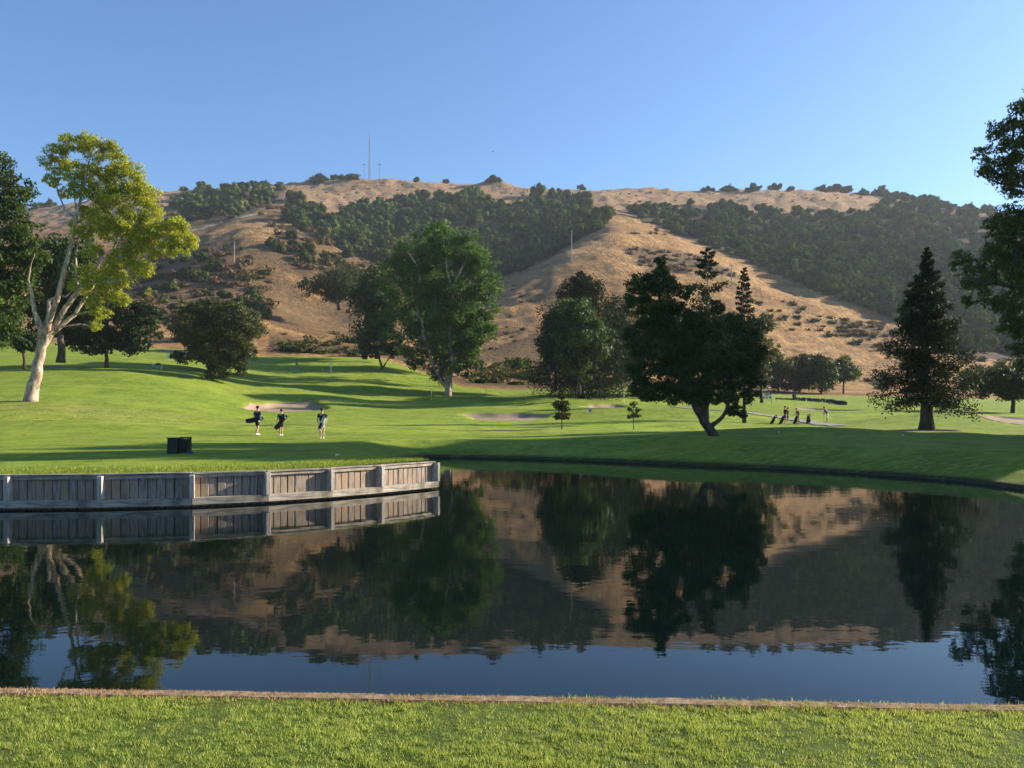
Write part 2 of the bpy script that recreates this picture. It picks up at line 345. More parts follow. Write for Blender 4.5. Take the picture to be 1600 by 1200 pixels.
def mat_ground():
    m, t, o = newmat('ground_turf_and_dry_hill'); g = N(t, 'TexCoord').outputs['Object']
    A = lambda n: N(t, 'Attribute', attribute_name=n).outputs['Fac']
    # turf
    big = noise(t, mapping(t, g, (.5, .5, .5)), .11, 5, .6)
    fine = noise(t, g, 1.6, 6, .7); vfine = noise(t, g, 14, 4, .7)
    c = ramp(t, big, [(.34, (.115, .20, .014)), (.5, (.20, .285, .024)), (.66, (.28, .32, .045))])
    c = mix(t, math_(t, 'MULTIPLY', fine, .55), c, (.075, .14, .010))
    c = mix(t, math_(t, 'MULTIPLY', math_(t, 'SUBTRACT', vfine, .3), .8), c, (.20, .25, .03))
    c = mix(t, math_(t, 'MULTIPLY', A('green'), .75), c, (.30, .40, .036))
    c = mix(t, math_(t, 'MULTIPLY', A('worn'), .85), c, (.30, .25, .10))
    # dry hill
    h1 = noise(t, mapping(t, g, (1, 1, 1.6)), .045, 6, .65); h2 = noise(t, mapping(t, g, (1, .6, 1)), .5, 6, .7)
    d = ramp(t, h1, [(.33, (.28, .150, .055)), (.47, (.44, .25, .092)), (.62, (.54, .33, .13))])
    d = mix(t, math_(t, 'MULTIPLY', ramp(t, h2, [(.44, (0, 0, 0)), (.60, (1, 1, 1))]), .6), d, (.155, .092, .045))
    sp = ramp(t, noise(t, g, 1.4, 5, .75), [(.54, (0, 0, 0)), (.66, (1, 1, 1))])
    d = mix(t, math_(t, 'MULTIPLY', sp, .7), d, (.085, .062, .034))
    h3 = noise(t, mapping(t, g, (1, .7, 2.5)), .14, 6, .7); d = mix(t, ramp(t, h3, [(.46, (0, 0, 0)), (.62, (.8, .8, .8))]), d, (.20, .118, .058))
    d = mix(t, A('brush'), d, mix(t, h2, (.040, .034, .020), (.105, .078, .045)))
    rk = ramp(t, noise(t, mapping(t, g, (1, .7, 3)), .22, 8, .8), [(.40, (.12, .080, .048)), (.50, (.33, .22, .125)), (.60, (.47, .33, .20))]); d = mix(t, A('rocky'), d, rk)
    edge = noise(t, g, .8, 4)
    st = noise(t, mapping(t, g, (.16, .9, .5)), .9, 5, .65)
    c = mix(t, ramp(t, st, [(.44, (0, 0, 0)), (.60, (.8, .8, .8))]), c, (.25, .31, .045))
    mot = noise(t, g, .42, 6, .75); c = mix(t, ramp(t, mot, [(.45, (0, 0, 0)), (.60, (.8, .8, .8))]), c, (.095, .155, .014))
    mot2 = noise(t, mapping(t, g, (1.6, 3.2, 1)), 1.3, 4, .8); c = mix(t, ramp(t, mot2, [(.5, (0, 0, 0)), (.60, (.7, .7, .7))]), c, (.30, .355, .05))
    c = mix(t, A('soil'), c, (.040, .038, .020))
    gm = math_(t, 'MULTIPLY', math_(t, 'SUBTRACT', math_(t, 'ADD', A('golf'), math_(t, 'MULTIPLY', math_(t, 'SUBTRACT', edge, .5), .5)), .42), 6)
    gm = N(t, 'Clamp').outputs[0] if False else math_(t, 'MINIMUM', math_(t, 'MAXIMUM', gm, 0), 1)
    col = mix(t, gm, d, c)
    b = N(t, 'Bump'); b.inputs['Strength'].default_value = .8; b.inputs['Distance'].default_value = .12
    t.links.new(math_(t, 'ADD', vfine, mot2), b.inputs['Height'])
    b2 = N(t, 'Bump'); b2.inputs['Strength'].default_value = .8
    t.links.new(math_(t, 'MULTIPLY', math_(t, 'SUBTRACT', 1, gm), 3.0), b2.inputs['Distance']); t.links.new(h2, b2.inputs['Height']); t.links.new(b.outputs[0], b2.inputs['Normal'])
    p = N(t, 'BsdfPrincipled'); t.links.new(col, p.inputs['Base Color']); p.inputs['Roughness'].default_value = .9; p.inputs['Specular IOR Level'].default_value = .12
    t.links.new(b2.outputs[0], p.inputs['Normal']); t.links.new(p.outputs[0], o.inputs[0]); return m
M['ground'] = mat_ground()

def mat_near():
    m, t, o = newmat('lawn_soil'); g = N(t, 'TexCoord').outputs['Object']
    n = noise(t, g, 9, 6, .7); n2 = noise(t, g, 1.1, 4)
    c = ramp(t, n, [(.3, (.03, .05, .010)), (.6, (.085, .125, .02)), (.8, (.15, .17, .04))])
    c = mix(t, ramp(t, n2, [(.45, (0, 0, 0)), (.65, (.6, .6, .6))]), c, (.10, .12, .03))
    bsdf(t, o, c, .95, n, .6, .03, .1); return m
M['lawn'] = mat_near()
def mat_water():
    m, t, o = newmat('pond_water'); g = N(t, 'TexCoord').outputs['Object']
    n1 = noise(t, mapping(t, g, (1.0, 1.5, 1)), 1.3, 3, .5); n2 = noise(t, mapping(t, g, (1, 1.3, 1)), 5.5, 3, .55)
    n3 = noise(t, g, .12, 2)
    hgt = math_(t, 'ADD', n1, math_(t, 'MULTIPLY', n2, .16))
    b = N(t, 'Bump'); b.inputs['Distance'].default_value = .0045
    t.links.new(hgt, b.inputs['Height'])
    t.links.new(math_(t, 'MULTIPLY', n3, .75), b.inputs['Strength'])
    p = N(t, 'BsdfPrincipled'); p.inputs['Base Color'].default_value = (.002, .006, .005, 1); p.inputs['Roughness'].default_value = .015
    p.inputs['IOR'].default_value = 1.29; t.links.new(b.outputs[0], p.inputs['Normal']); t.links.new(p.outputs[0], o.inputs[0]); return m
M['water'] = mat_water()
def mat_wood():
    m, t, o = newmat('weathered_wood'); tc = N(t, 'TexCoord'); oi = N(t, 'ObjectInfo')
    v = N(t, 'VectorMath', operation='ADD'); t.links.new(tc.outputs['Object'], v.inputs[0])
    cmb = N(t, 'CombineXYZ'); t.links.new(math_(t, 'MULTIPLY', oi.outputs['Random'], 37), cmb.inputs[0]); t.links.new(cmb.outputs[0], v.inputs[1])
    s = noise(t, mapping(t, v.outputs[0], (22, 22, 1.6)), 1.0, 5, .6); n = noise(t, mapping(t, v.outputs[0], (4, 4, 3)), 1.0, 5, .6)
    c = ramp(t, s, [(.3, (.13, .11, .09)), (.5, (.33, .28, .23)), (.72, (.55, .48, .39))])
    c = mix(t, ramp(t, n, [(.42, (0, 0, 0)), (.62, (.85, .85, .85))]), c, (.10, .082, .068))
    c = mix(t, math_(t, 'MULTIPLY', oi.outputs['Random'], .6), c, (.38, .25, .15))
    bsdf(t, o, c, .85, s, .5, .006, .2); return m
M['wood'] = mat_wood()
def mat_wood_h():
    m, t, o = newmat('weathered_timber_rail'); tc = N(t, 'TexCoord')
    s = noise(t, mapping(t, tc.outputs['Object'], (1.5, 22, 22)), 1.0, 5, .6); n = noise(t, tc.outputs['Object'], 2.2, 5, .6)
    c = ramp(t, s, [(.3, (.18, .155, .125)), (.5, (.36, .315, .25)), (.72, (.56, .49, .39))])
    c = mix(t, ramp(t, n, [(.45, (0, 0, 0)), (.68, (.8, .8, .8))]), c, (.13, .105, .08))
    bsdf(t, o, c, .85, s, .5, .006, .2); return m
M['rail'] = mat_wood_h()
M['post_wood'] = mat_bark('pale_weathered_post', (.24, .21, .17), (.44, .39, .32), (.64, .58, .48), (3, 3, .8), 3, .3)
M['sand'] = mat_plain('bunker_sand', (.28, .20, .13), .95, .2, 1.5)
M['path'] = mat_plain('concrete_path', (.25, .235, .21), .9, .15, .8)
M['kerb'] = mat_plain('dusty_concrete_edge', (.25, .18, .115), .95, .55, 22)
M['soil'] = mat_plain('dark_mulch', (.05, .035, .025), .95, .3, 5)
M['rock'] = mat_plain('dark_rock', (.07, .065, .06), .9, .35, 2)
M['black'] = mat_plain('black_fabric', (.012, .012, .014), .8, .2)
M['navy'] = mat_plain('navy_fabric', (.012, .016, .05), .8, .2)
M['blue'] = mat_plain('blue_fabric', (.03, .05, .30), .7, .2)
M['white'] = mat_plain('white_cloth', (.75, .75, .74), .7, .05)
M['grey'] = mat_plain('grey_cloth', (.28, .28, .29), .8, .1)
M['khaki'] = mat_plain('light_khaki_cloth', (.50, .46, .40), .8, .1)
M['skin'] = mat_plain('skin', (.48, .27, .18), .55, .06, 8, 0, .4)
M['hair'] = mat_plain('dark_hair', (.02, .014, .010), .6, .2, 30)
M['dgreen'] = mat_plain('dark_green_plastic', (.010, .022, .018), .5, .15)
M['steel'] = mat_plain('galvanised_steel', (.35, .36, .38), .45, .1, 4, .7)
M['pole'] = mat_plain('grey_wood_pole', (.28, .24, .20), .8, .2)
M['yellow'] = mat_plain('yellow_nylon', (.75, .68, .05), .6, .05)
M['red'] = mat_plain('red_paint', (.45, .08, .05), .6, .05)
M['rubber'] = mat_plain('rubber', (.02, .02, .02), .8, .1)
M['cartwhite'] = mat_plain('cream_body', (.72, .70, .64), .35, .04, 2, 0, .5)
def mat_glass():
    m, t, o = newmat('clear_windscreen'); p = N(t, 'BsdfGlass'); p.inputs['Roughness'].default_value = .02; p.inputs['IOR'].default_value = 1.1
    t.links.new(p.outputs[0], o.inputs[0]); return m
M['glass'] = mat_glass()
M['wetwood'] = mat_plain('wet_dark_timber', (.035, .03, .024), .7, .4, 3)
M['mast'] = mat_plain('dull_grey_steel', (.10, .11, .12), .6, .1, 1)

# ------------------------------------------------------------------ ground meshes
WOODS = {
 'A': [(450,318),(490,322),(530,350),(560,318),(640,314),(720,303),(760,303),(800,330),(840,303),(870,300),(935,322),(955,345),(930,362),(870,395),(790,432),(720,452),(640,450),(600,425),(540,392),(480,370),(450,345)],
 'B': [(965,318),(1000,322),(1050,330),(1080,316),(1150,332),(1250,335),(1350,332),(1385,312),(1440,312),(1500,335),(1620,335),(1620,560),(1500,560),(1400,500),(1250,445),(1130,395),(1060,368),(1000,345)],
 'C': [(270,318),(340,292),(440,292),(438,312),(400,328),(350,345),(280,340)],
}
BRUSHP = [[(420,372),(470,362),(560,385),(650,430),(640,470),(560,470),(480,440),(420,400)], [(190,440),(300,390),(360,370),(400,395),(420,440),(400,500),(330,540),(200,540)], [(180,330),(300,318),(440,318),(470,345),(400,345),(300,370),(180,400)],
          [(975,392),(1010,385),(1100,400),(1180,440),(1100,425),(1010,425)], [(1280,500),(1340,500),(1420,515),(1420,530),(1330,528)], [(400,430),(440,420),(480,470),(620,470),(620,530),(440,520),(400,480)],
          [(740,560),(840,520),(1000,540),(1000,600),(860,610),(740,604)]]
EDGE_D = ([-400, 0, 300, 450, 600, 660, 720, 800, 950, 1100, 1200, 1300, 1450, 1600, 2000], [176, 176, 172, 181, 187, 178, 158, 160, 176, 182, 186, 186, 196, 205, 205])
def make_ground():
    us = np.concatenate([-np.geomspace(7, .78, 46)[:-1], np.arange(-.78, .7801, .0031), np.geomspace(.78, 7, 46)[1:]])
    ds = np.concatenate([np.geomspace(3.6, 16, 26)[:-1], np.geomspace(16, 1080, 400)])
    Ug, Dg = np.meshgrid(us, ds, indexing='ij'); X = Ug * Dg; Y = Dg.copy()
    Z = height(X, Y)
    nu, nd = X.shape; V = np.stack([X, Y, Z], -1).reshape(-1, 3)
    idx = np.arange(nu * nd).reshape(nu, nd)
    q = np.stack([idx[:-1, :-1], idx[1:, :-1], idx[1:, 1:], idx[:-1, 1:]], -1).reshape(-1, 4)
    keep = (np.abs(X[:-1, :-1]) < 1500).ravel(); q = q[keep]
    me = np_mesh('ground', V, q, M['ground'], True)
    px = 800 + F * Ug; py = HOR - F * (Z - H) / Dg
    ed = np.interp(px, *EDGE_D); golf = 1 - sstep(-3, 3, Dg - ed)
    gmask = np.zeros_like(X)
    for (xp, d, rx, ry) in [(690, 124, 17, 9), (1340, 96, 13, 10), (1010, 128, 7, 7), (470, 62, 26, 7), (880, 66, 20, 7), (1250, 62, 16, 5), (120, 62, 16, 5), (1530, 98, 12, 5), (520, 80, 22, 5)]:
        cx, cy = at(xp, d); gmask = np.maximum(gmask, (1 - sstep(.8, 1.05, np.hypot((X - cx) / rx, (Y - cy) / ry) + .12 * fbm(X / 6, Y / 6, 31))) * (1 if ry > 6 else .55))
    worn = np.zeros_like(X)
    for (xp, d, rx, ry, s) in [(120, 70, 13, 5, .7), (330, 64, 14, 4, .6), (640, 72, 16, 5, .6), (520, 74, 8, 4, .4), (760, 60, 8, 3, .5), (1280, 180, 30, 10, .8), (920, 62, 8, 3, .4), (1490, 180, 22, 10, .6), (200, 64, 8, 5, .5)]:
        cx, cy = at(xp, d); worn = np.maximum(worn, s * (1 - sstep(.2, 1.1, np.hypot((X - cx) / rx, (Y - cy) / ry) + .9 * fbm(X / 3, Y / 3, 41))))
    bank = seg_dist(X, Y, SHORE); 
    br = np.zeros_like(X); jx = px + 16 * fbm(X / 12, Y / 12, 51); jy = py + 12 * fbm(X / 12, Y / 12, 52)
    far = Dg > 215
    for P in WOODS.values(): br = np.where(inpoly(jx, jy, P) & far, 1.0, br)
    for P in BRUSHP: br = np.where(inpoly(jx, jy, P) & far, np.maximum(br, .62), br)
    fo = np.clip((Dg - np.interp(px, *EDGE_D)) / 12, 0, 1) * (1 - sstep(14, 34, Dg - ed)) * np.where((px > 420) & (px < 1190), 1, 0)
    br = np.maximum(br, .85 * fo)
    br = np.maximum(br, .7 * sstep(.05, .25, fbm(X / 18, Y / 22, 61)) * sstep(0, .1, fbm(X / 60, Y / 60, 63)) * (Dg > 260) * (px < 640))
    rocky = sstep(520, 640, Dg) * .75 * (1 - br)
    soil = .85 * (1 - sstep(.15, .75, bank + .5 * fbm(X / 1.5, Y / 1.5, 77))) * (Dg > 20)
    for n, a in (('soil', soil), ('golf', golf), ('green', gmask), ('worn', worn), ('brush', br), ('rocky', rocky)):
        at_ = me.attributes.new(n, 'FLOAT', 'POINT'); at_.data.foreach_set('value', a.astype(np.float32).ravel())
    return prop(link('ground', me), kind='structure')
make_ground()

# near bank: the lawn the camera stands on, ending at the straight edge of the pond
def edge_y(X): return 4.83 - .050 * np.asarray(X)
def make_near():
    xs = np.concatenate([np.linspace(-110, -9, 18), np.linspace(-8, 8, 90), np.linspace(9, 110, 18)]); ts = np.concatenate([np.linspace(0, .97, 60), [1.0]])
    X, T = np.meshgrid(xs, ts, indexing='ij'); ey = edge_y(np.clip(X, -20, 20)); Y = ey - .08 - (1 - T) ** 2 * 120
    Z = .55 + .035 * fbm(X / .8, Y / .8, 71) * (Y > -20) + .004 * np.maximum(0, 1 - T) * 0; n = np.arange(X.size).reshape(X.shape)
    q = np.stack([n[:-1, :-1], n[1:, :-1], n[1:, 1:], n[:-1, 1:]], -1).reshape(-1, 4)
    prop(link('near_lawn', np_mesh('near_lawn', np.stack([X, Y, Z], -1).reshape(-1, 3), q, M['lawn'], True)), kind='structure')
    mb = MB(); xs = np.linspace(-30, 30, 1201)
    top = [(x, float(edge_y(x)) - .14 + .012 * math.sin(x * 9), .545) for x in xs]; vs = []; fs = []
    for i, x in enumerate(xs):
        e = float(edge_y(x)); j = 0
        j = .016 * float(fbm(np.array([x * 3.1]), np.array([.3]), 88, 4)[0]) ; vs += [(x, e - .11, .50), (x, e - .085, .560 + j * .6), (x, e - .01 + j * 1.5, .563 + j), (x, e + .01 + j * 1.5, .54), (x, e + .02, -1.2)]
    for i in range(len(xs) - 1):
        for k in range(4): a = i * 5 + k; fs.append((a, a + 5, a + 6, a + 1))
    mb.add(vs, fs); prop(mb.build('pond_kerb', M['kerb']), kind='structure')
make_near()
prop(MB().add([(-60, 4.0, 0), (60, 4.0, 0), (60, 60, 0), (-60, 60, 0)], [(0, 1, 2, 3)]).build('water', M['water']), kind='structure')

def blades(name, P, hgt, wid, mat, lean=.6, label=None, cat=None):
    n = len(P); th = rng.uniform(0, 2 * np.pi, n); l = hgt * rng.uniform(.55, 1.25, n); ln = np.minimum(.985, rng.uniform(.15, 1, n) * lean); ph = rng.uniform(0, 2 * np.pi, n)
    dx = np.cos(th) * wid * .5; dy = np.sin(th) * wid * .5
    V = np.empty((n, 3, 3)); V[:, 0] = P + np.stack([dx, dy, 0 * dx], -1); V[:, 1] = P - np.stack([dx, dy, 0 * dx], -1)
    V[:, 2] = P + np.stack([np.cos(ph) * l * ln, np.sin(ph) * l * ln, l * np.sqrt(np.maximum(0.05, 1 - ln ** 2))], -1)
    return prop(link(name, np_mesh(name, V.reshape(-1, 3), np.arange(n * 3).reshape(-1, 3), mat)), kind='stuff', label=label, cat=cat)
def near_grass():
    n = 500000; X = rng.uniform(-4.4, 4.4, n); Y = rng.uniform(3.05, 4.86, n); e = edge_y(X)
    cl = 1.5 * fbm(X / .055, Y / .05, 81, 3) + .6 * fbm(X / .5, Y / .25, 82)
    k = (Y < e - .01 + .10 * fbm(X / .5, Y * 0, 83) + rng.normal(0, .03, n)) & (rng.uniform(-.5, .35, n) < cl + .12); X, Y, cl = X[k], Y[k], cl[k]
    blades('lawn_grass', np.stack([X, Y, np.full(len(X), .545)], -1), .014 + .024 * np.clip(cl + .35, 0, 1), .0048, M['turf_blade'], 1.05, 'green mown lawn grass in the foreground beside the pond edge', 'grass')
    n = 12000; X = rng.uniform(-4.4, 4.4, n); e = edge_y(X); Y = e - np.abs(rng.normal(.0, .07, n)) - .005
    blades('dry_grass', np.stack([X, Y, np.full(n, .555)], -1), .020, .005, M['dry_straw'], .95, 'thin straw coloured dry grass along the pond kerb', 'dry grass')
near_grass()

# ribbon of lawn right behind the timber wall + rough grass along it
def wall_ribbon():
    P = np.array(WALL); seg = np.hypot(*np.diff(P, axis=0).T); s = np.concatenate([[0], np.cumsum(seg)]); t = np.arange(0, s[-1], .12)
    x = np.interp(t, s, P[:, 0]); y = np.interp(t, s, P[:, 1]); tx = np.gradient(x); ty = np.gradient(y)
    k = np.ones(9) / 9; tx = np.convolve(np.pad(tx, 4, 'edge'), k, 'valid'); ty = np.convolve(np.pad(ty, 4, 'edge'), k, 'valid')
    L = np.hypot(tx, ty); nx, ny = -ty / L, tx / L
    off = np.array([.03, .2, .45, .75, 1.0]); V = []
    for o_ in off: X = x + nx * o_; Y = y + ny * o_; V.append(np.stack([X, Y, np.maximum(height(X, Y, True), .80) + (.012 if o_ < .9 else -.03)], -1))
    V = np.stack(V, 1); n = len(t); idx = np.arange(n * 5).reshape(n, 5)
    q = np.stack([idx[:-1, :-1], idx[1:, :-1], idx[1:, 1:], idx[:-1, 1:]], -1).reshape(-1, 4)
    me = np_mesh('lawn_edge', V.reshape(-1, 3), q, M['ground'], True)
    a = me.attributes.new('golf', 'FLOAT', 'POINT'); a.data.foreach_set('value', np.ones(n * 5, dtype=np.float32))
    prop(link('lawn_edge', me), kind='structure')
    m = 60000; i = rng.integers(0, n - 1, m); o_ = np.abs(rng.normal(0, .9, m)) + .02; X = x[i] + nx[i] * o_ + rng.uniform(-.1, .1, m); Y = y[i] + ny[i] * o_
    cl = fbm(X / .5, Y / .5, 91, 3); k = (o_ < 3) & (rng.uniform(-.5, .4, m) < cl) & (X > -17) & ~inpoly(X, Y, POND); X, Y = X[k], Y[k]
    blades('rough_grass', np.stack([X, Y, np.maximum(height(X, Y, True), .79)], -1), .085, .02, M['rough_blade'], .8, 'rough grass tufts along the top of the timber pond wall', 'grass')
wall_ribbon()

def drape_ring(name, bf, cx, cy, rx, ry, mat, off=.05, rings=10, segs=60, **k):
    V = [(cx, cy)]; 
    for r in range(1, rings + 1):
        for s in range(segs):
            th = 2 * math.pi * s / segs; rr = r / rings * bf(th); V.append((cx + rx * rr * math.cos(th), cy + ry * rr * math.sin(th)))
    V = np.array(V); Z = height(V[:, 0], V[:, 1], True) + off
    T = np.array([(0, 1 + s, 1 + (s + 1) % segs) for s in range(segs)])
    Q = np.array([(1 + (r - 1) * segs + s, 1 + r * segs + s, 1 + r * segs + (s + 1) % segs, 1 + (r - 1) * segs + (s + 1) % segs) for r in range(1, rings) for s in range(segs)])
    return prop(link(name, np_mesh(name, np.column_stack([V, Z]), [T, Q], mat, True)), **k)
for b in BUNK:
    cx, cy = at(b[0], b[1])
    drape_ring('bunker_sand', lambda th, b=b: (1 + .16 * math.sin(2 * th + b[0]) + .14 * math.sin(3 * th + 2.1 * b[0]) + .07 * math.sin(7 * th + b[0])) * .93, cx, cy, b[2], b[3], M['sand'], .06, kind='structure')

def strip(name, pts, width, mat, off=.05, **k):
    P = np.array(pts, float); seg = np.hypot(*np.diff(P, axis=0).T); s = np.concatenate([[0], np.cumsum(seg)]); t = np.linspace(0, s[-1], max(20, int(s[-1] / 1.0)))
    x = np.interp(t, s, P[:, 0]); y = np.interp(t, s, P[:, 1]); tx = np.gradient(x); ty = np.gradient(y); L = np.hypot(tx, ty); nx, ny = -ty / L, tx / L
    V = np.stack([np.stack([x + nx * o, y + ny * o, height(x + nx * o, y + ny * o, True) + off], -1) for o in np.linspace(-width / 2, width / 2, 5)], 1); n = len(t); idx = np.arange(n * 5).reshape(n, 5)
    q = np.stack([idx[:-1, :-1], idx[1:, :-1], idx[1:, 1:], idx[:-1, 1:]], -1).reshape(-1, 4)
    return prop(link(name, np_mesh(name, V.reshape(-1, 3), q, mat, True)), **k)
def hp(*ps): return [tuple(hit(x, y)[:2]) for x, y in ps]
strip('cart_path', hp((1055, 636), (1110, 641), (1170, 645), (1210, 651), (1260, 659), (1310, 666)), 1.7, M['path'], .07, kind='structure')
strip('cart_path', hp((560, 575), (640, 566), (700, 590)) and [at(910, 158), at(960, 160), at(1010, 166), at(1060, 170)], 2.0, M['path'], .08, kind='structure')
strip('cart_path', [at(245, 168), at(290, 166), at(330, 160)], 2.0, M['path'], .10, kind='structure')
strip('hill_track', [tuple(hit(x, y, 300)[:2]) for x, y in ((290, 366), (330, 354), (380, 341), (415, 335))], 3.5, M['path'], .7, kind='structure')

# ------------------------------------------------------------------ timber retaining wall
def wall():
    ctr = WALL[7]; root = empty('retaining_wall', (ctr[0], ctr[1], 0), label='weathered grey timber retaining wall of upright planks and posts along the pond', cat='wall')
    base = Vector((ctr[0], ctr[1], 0))
    pm = []
    for v in range(4):
        mb = MB(); w_, th = 1.0, 1.0; c = .06
        r = random.Random(v); j = [r.uniform(-.03, .03) for _ in range(8)]
        xs = [-.5, -.5 + c, .5 - c, .5]; ys = [.5, -.5 + .25, -.5, -.5 + .25]
        ring = [(-.49, .5), (-.49, -.3), (-.42, -.5), (.42, -.5), (.49, -.3), (.49, .5)]
        vs = [(x + j[0] * z, y, z) for z in (0, 1) for x, y in ring]; n = 6
        fs = [(i, (i + 1) % n, n + (i + 1) % n, n + i) for i in range(n)] + [tuple(range(n))[::-1], tuple(range(n, 2 * n))]
        pm.append(mb.add(vs, fs).mesh('plank', M['wood']))
    post_m = MB(); ring = [(-.5, .5), (-.5, -.4), (-.4, -.5), (.4, -.5), (.5, -.4), (.5, .5)]
    vs = [(x * k, y * k, z) for z, k in ((0, 1), (.97, 1), (1.0, .9)) for x, y in ring]
    fs = [(l * 6 + i, l * 6 + (i + 1) % 6, (l + 1) * 6 + (i + 1) % 6, (l + 1) * 6 + i) for l in range(2) for i in range(6)] + [tuple(range(6))[::-1], tuple(range(12, 18))]
    post_m = post_m.add(vs, fs).mesh('post', M['post_wood'])
    top = .80
    for b in range(1, len(WALL) - 1):
        a = Vector((*WALL[b], 0)); c = Vector((*WALL[b + 1], 0)); d = c - a; L = d.length; d.normalize(); rz = math.atan2(d.y, d.x); nrm = Vector((d.y, -d.x, 0))
        n = max(2, round(L / .195)) if L > .8 else 3
        for i in range(n):
            s = (i + .5) / n * L; p = a + d * s + nrm * random.uniform(.0, .018) - base
            o = link('plank', pm[random.randrange(4)], root, (p.x, p.y, -.35), rz + random.uniform(-.012, .012))
            o.scale = (L / n * random.uniform(.93, .975), .05, top + .35 - random.uniform(0, .012))
        # top board, cap, lower timber
        for nm, z0, z1, f0, f1 in (('top_board', .70, .79, .035, .085), ('cap_rail', top - .002, top + .03, -.12, .12), ('waler', .055, .225, .045, .24)):
            mid = (a + c) / 2 + nrm * ((f0 + f1) / 2) - base; mb = MB()
            mb.box((0, 0, 0), (L - (.012 if nm != 'top_board' else .0) + (.05 if nm == 'waler' else 0), f1 - f0, z1 - z0), tx=1, ty=.94 if nm == 'waler' else 1)
            mb.build(nm, M['rail'], root, (mid.x, mid.y, (z0 + z1) / 2 + random.uniform(-.006, .006)), rz)
    for b in list(range(2, len(WALL) - 2)) + [len(WALL) - 1]:
        a = Vector((*WALL[b - 1], 0)); c = Vector((*WALL[min(b + 1, len(WALL) - 1)], 0)); d = (c - a).normalized(); nrm = Vector((d.y, -d.x, 0))
        p = Vector((*WALL[b], 0)) + nrm * .13 - base
        o = link('post', post_m, root, (p.x, p.y, .226), math.atan2(d.y, d.x)); o.scale = (.125, .235, .55 + random.uniform(0, .02))
    # bay ends: broken drift at the foot
wall()
# low timber edging along the far bank
def edging():
    P = SHORE[4:]; root = empty('bank_edging', (P[0][0], P[0][1], 0), label='low dark timber edging at the waterline of the far bank', cat='edging')
    base = Vector((P[0][0], P[0][1], 0))
    for i in range(len(P) - 1):
        a, c = Vector((*P[i], 0)), Vector((*P[i + 1], 0)); n = max(1, int((c - a).length / 1.5))
        for k in range(n):
            p, q = a.lerp(c, k / n), a.lerp(c, (k + 1) / n); d = q - p; m = (p + q) / 2 - base
            MB().box((0, 0, 0), (d.length - .03, .09, .20)).build('board', M['wetwood'], root, (m.x, m.y, -.055 + random.uniform(-.012, .012)), math.atan2(d.y, d.x) + random.uniform(-.01, .01))
edging()

# ------------------------------------------------------------------ foliage
def leaf_quads(P, size, aspect=.6, droop=0.0, flat=0.0, O=None, bias=1.0):
    n = len(P); nn = rng.normal(0, 1, (n, 3)); nn /= np.linalg.norm(nn, axis=1)[:, None] + 1e-9
    if O is not None: nn = nn + O * bias
    if flat: nn[:, 2] += flat * 2 * np.sign(nn[:, 2] + .5)
    nn /= np.linalg.norm(nn, axis=1)[:, None] + 1e-9
    a = rng.normal(0, 1, (n, 3)); a[:, 2] -= droop * 2.0; a -= nn * (a * nn).sum(1)[:, None]; a /= np.linalg.norm(a, axis=1)[:, None] + 1e-9
    b = np.cross(nn, a)
    s = (size * rng.uniform(.6, 1.35, n))[:, None]; V = np.empty((n, 4, 3))
    V[:, 0] = P - a * s * .5; V[:, 2] = P + a * s * .5; V[:, 1] = P + b * s * .5 * aspect + a * s * .08; V[:, 3] = P - b * s * .5 * aspect + a * s * .08
    return V.reshape(-1, 3), np.arange(n * 4).reshape(-1, 4)

def cloud(clumps, n, sub=9, tight=.30):
    """leaf positions: every clump holds sprays, every spray a tuft of leaves; also the outward direction of each leaf"""
    C = np.array([c[:3] for c in clumps], float); Rr = np.array([c[3:6] for c in clumps], float)
    wgt = (Rr[:, 0] * Rr[:, 2]); wgt /= wgt.sum()
    S = []; SR = []; SW = []; SO = []
    for i in range(len(C)):
        k = max(4, int(sub)); d = rng.normal(0, 1, (k, 3)); d /= np.linalg.norm(d, axis=1)[:, None]
        rr = rng.uniform(.3, 1.0, k) ** .55; S.append(C[i] + d * Rr[i] * rr[:, None] * .92); SO.append(d)
        q = rng.uniform(.55, 1.35, k); SR.append(Rr[i][None] * tight * q[:, None]); SW.append(wgt[i] / k * q ** 2)
    S = np.concatenate(S); SR = np.concatenate(SR); SO = np.concatenate(SO); SW = np.concatenate(SW); SW /= SW.sum()
    j = rng.choice(len(S), n, p=SW); d = rng.normal(0, 1, (n, 3)); d /= np.linalg.norm(d, axis=1)[:, None]
    P = S[j] + d * SR[j] * (rng.uniform(0, 1, n) ** .45)[:, None] * np.array([1, 1, .8])
    O = SO[j] * .7 + d * .6; O[:, 2] += .15; O /= np.linalg.norm(O, axis=1)[:, None] + 1e-9
    return P, S, O

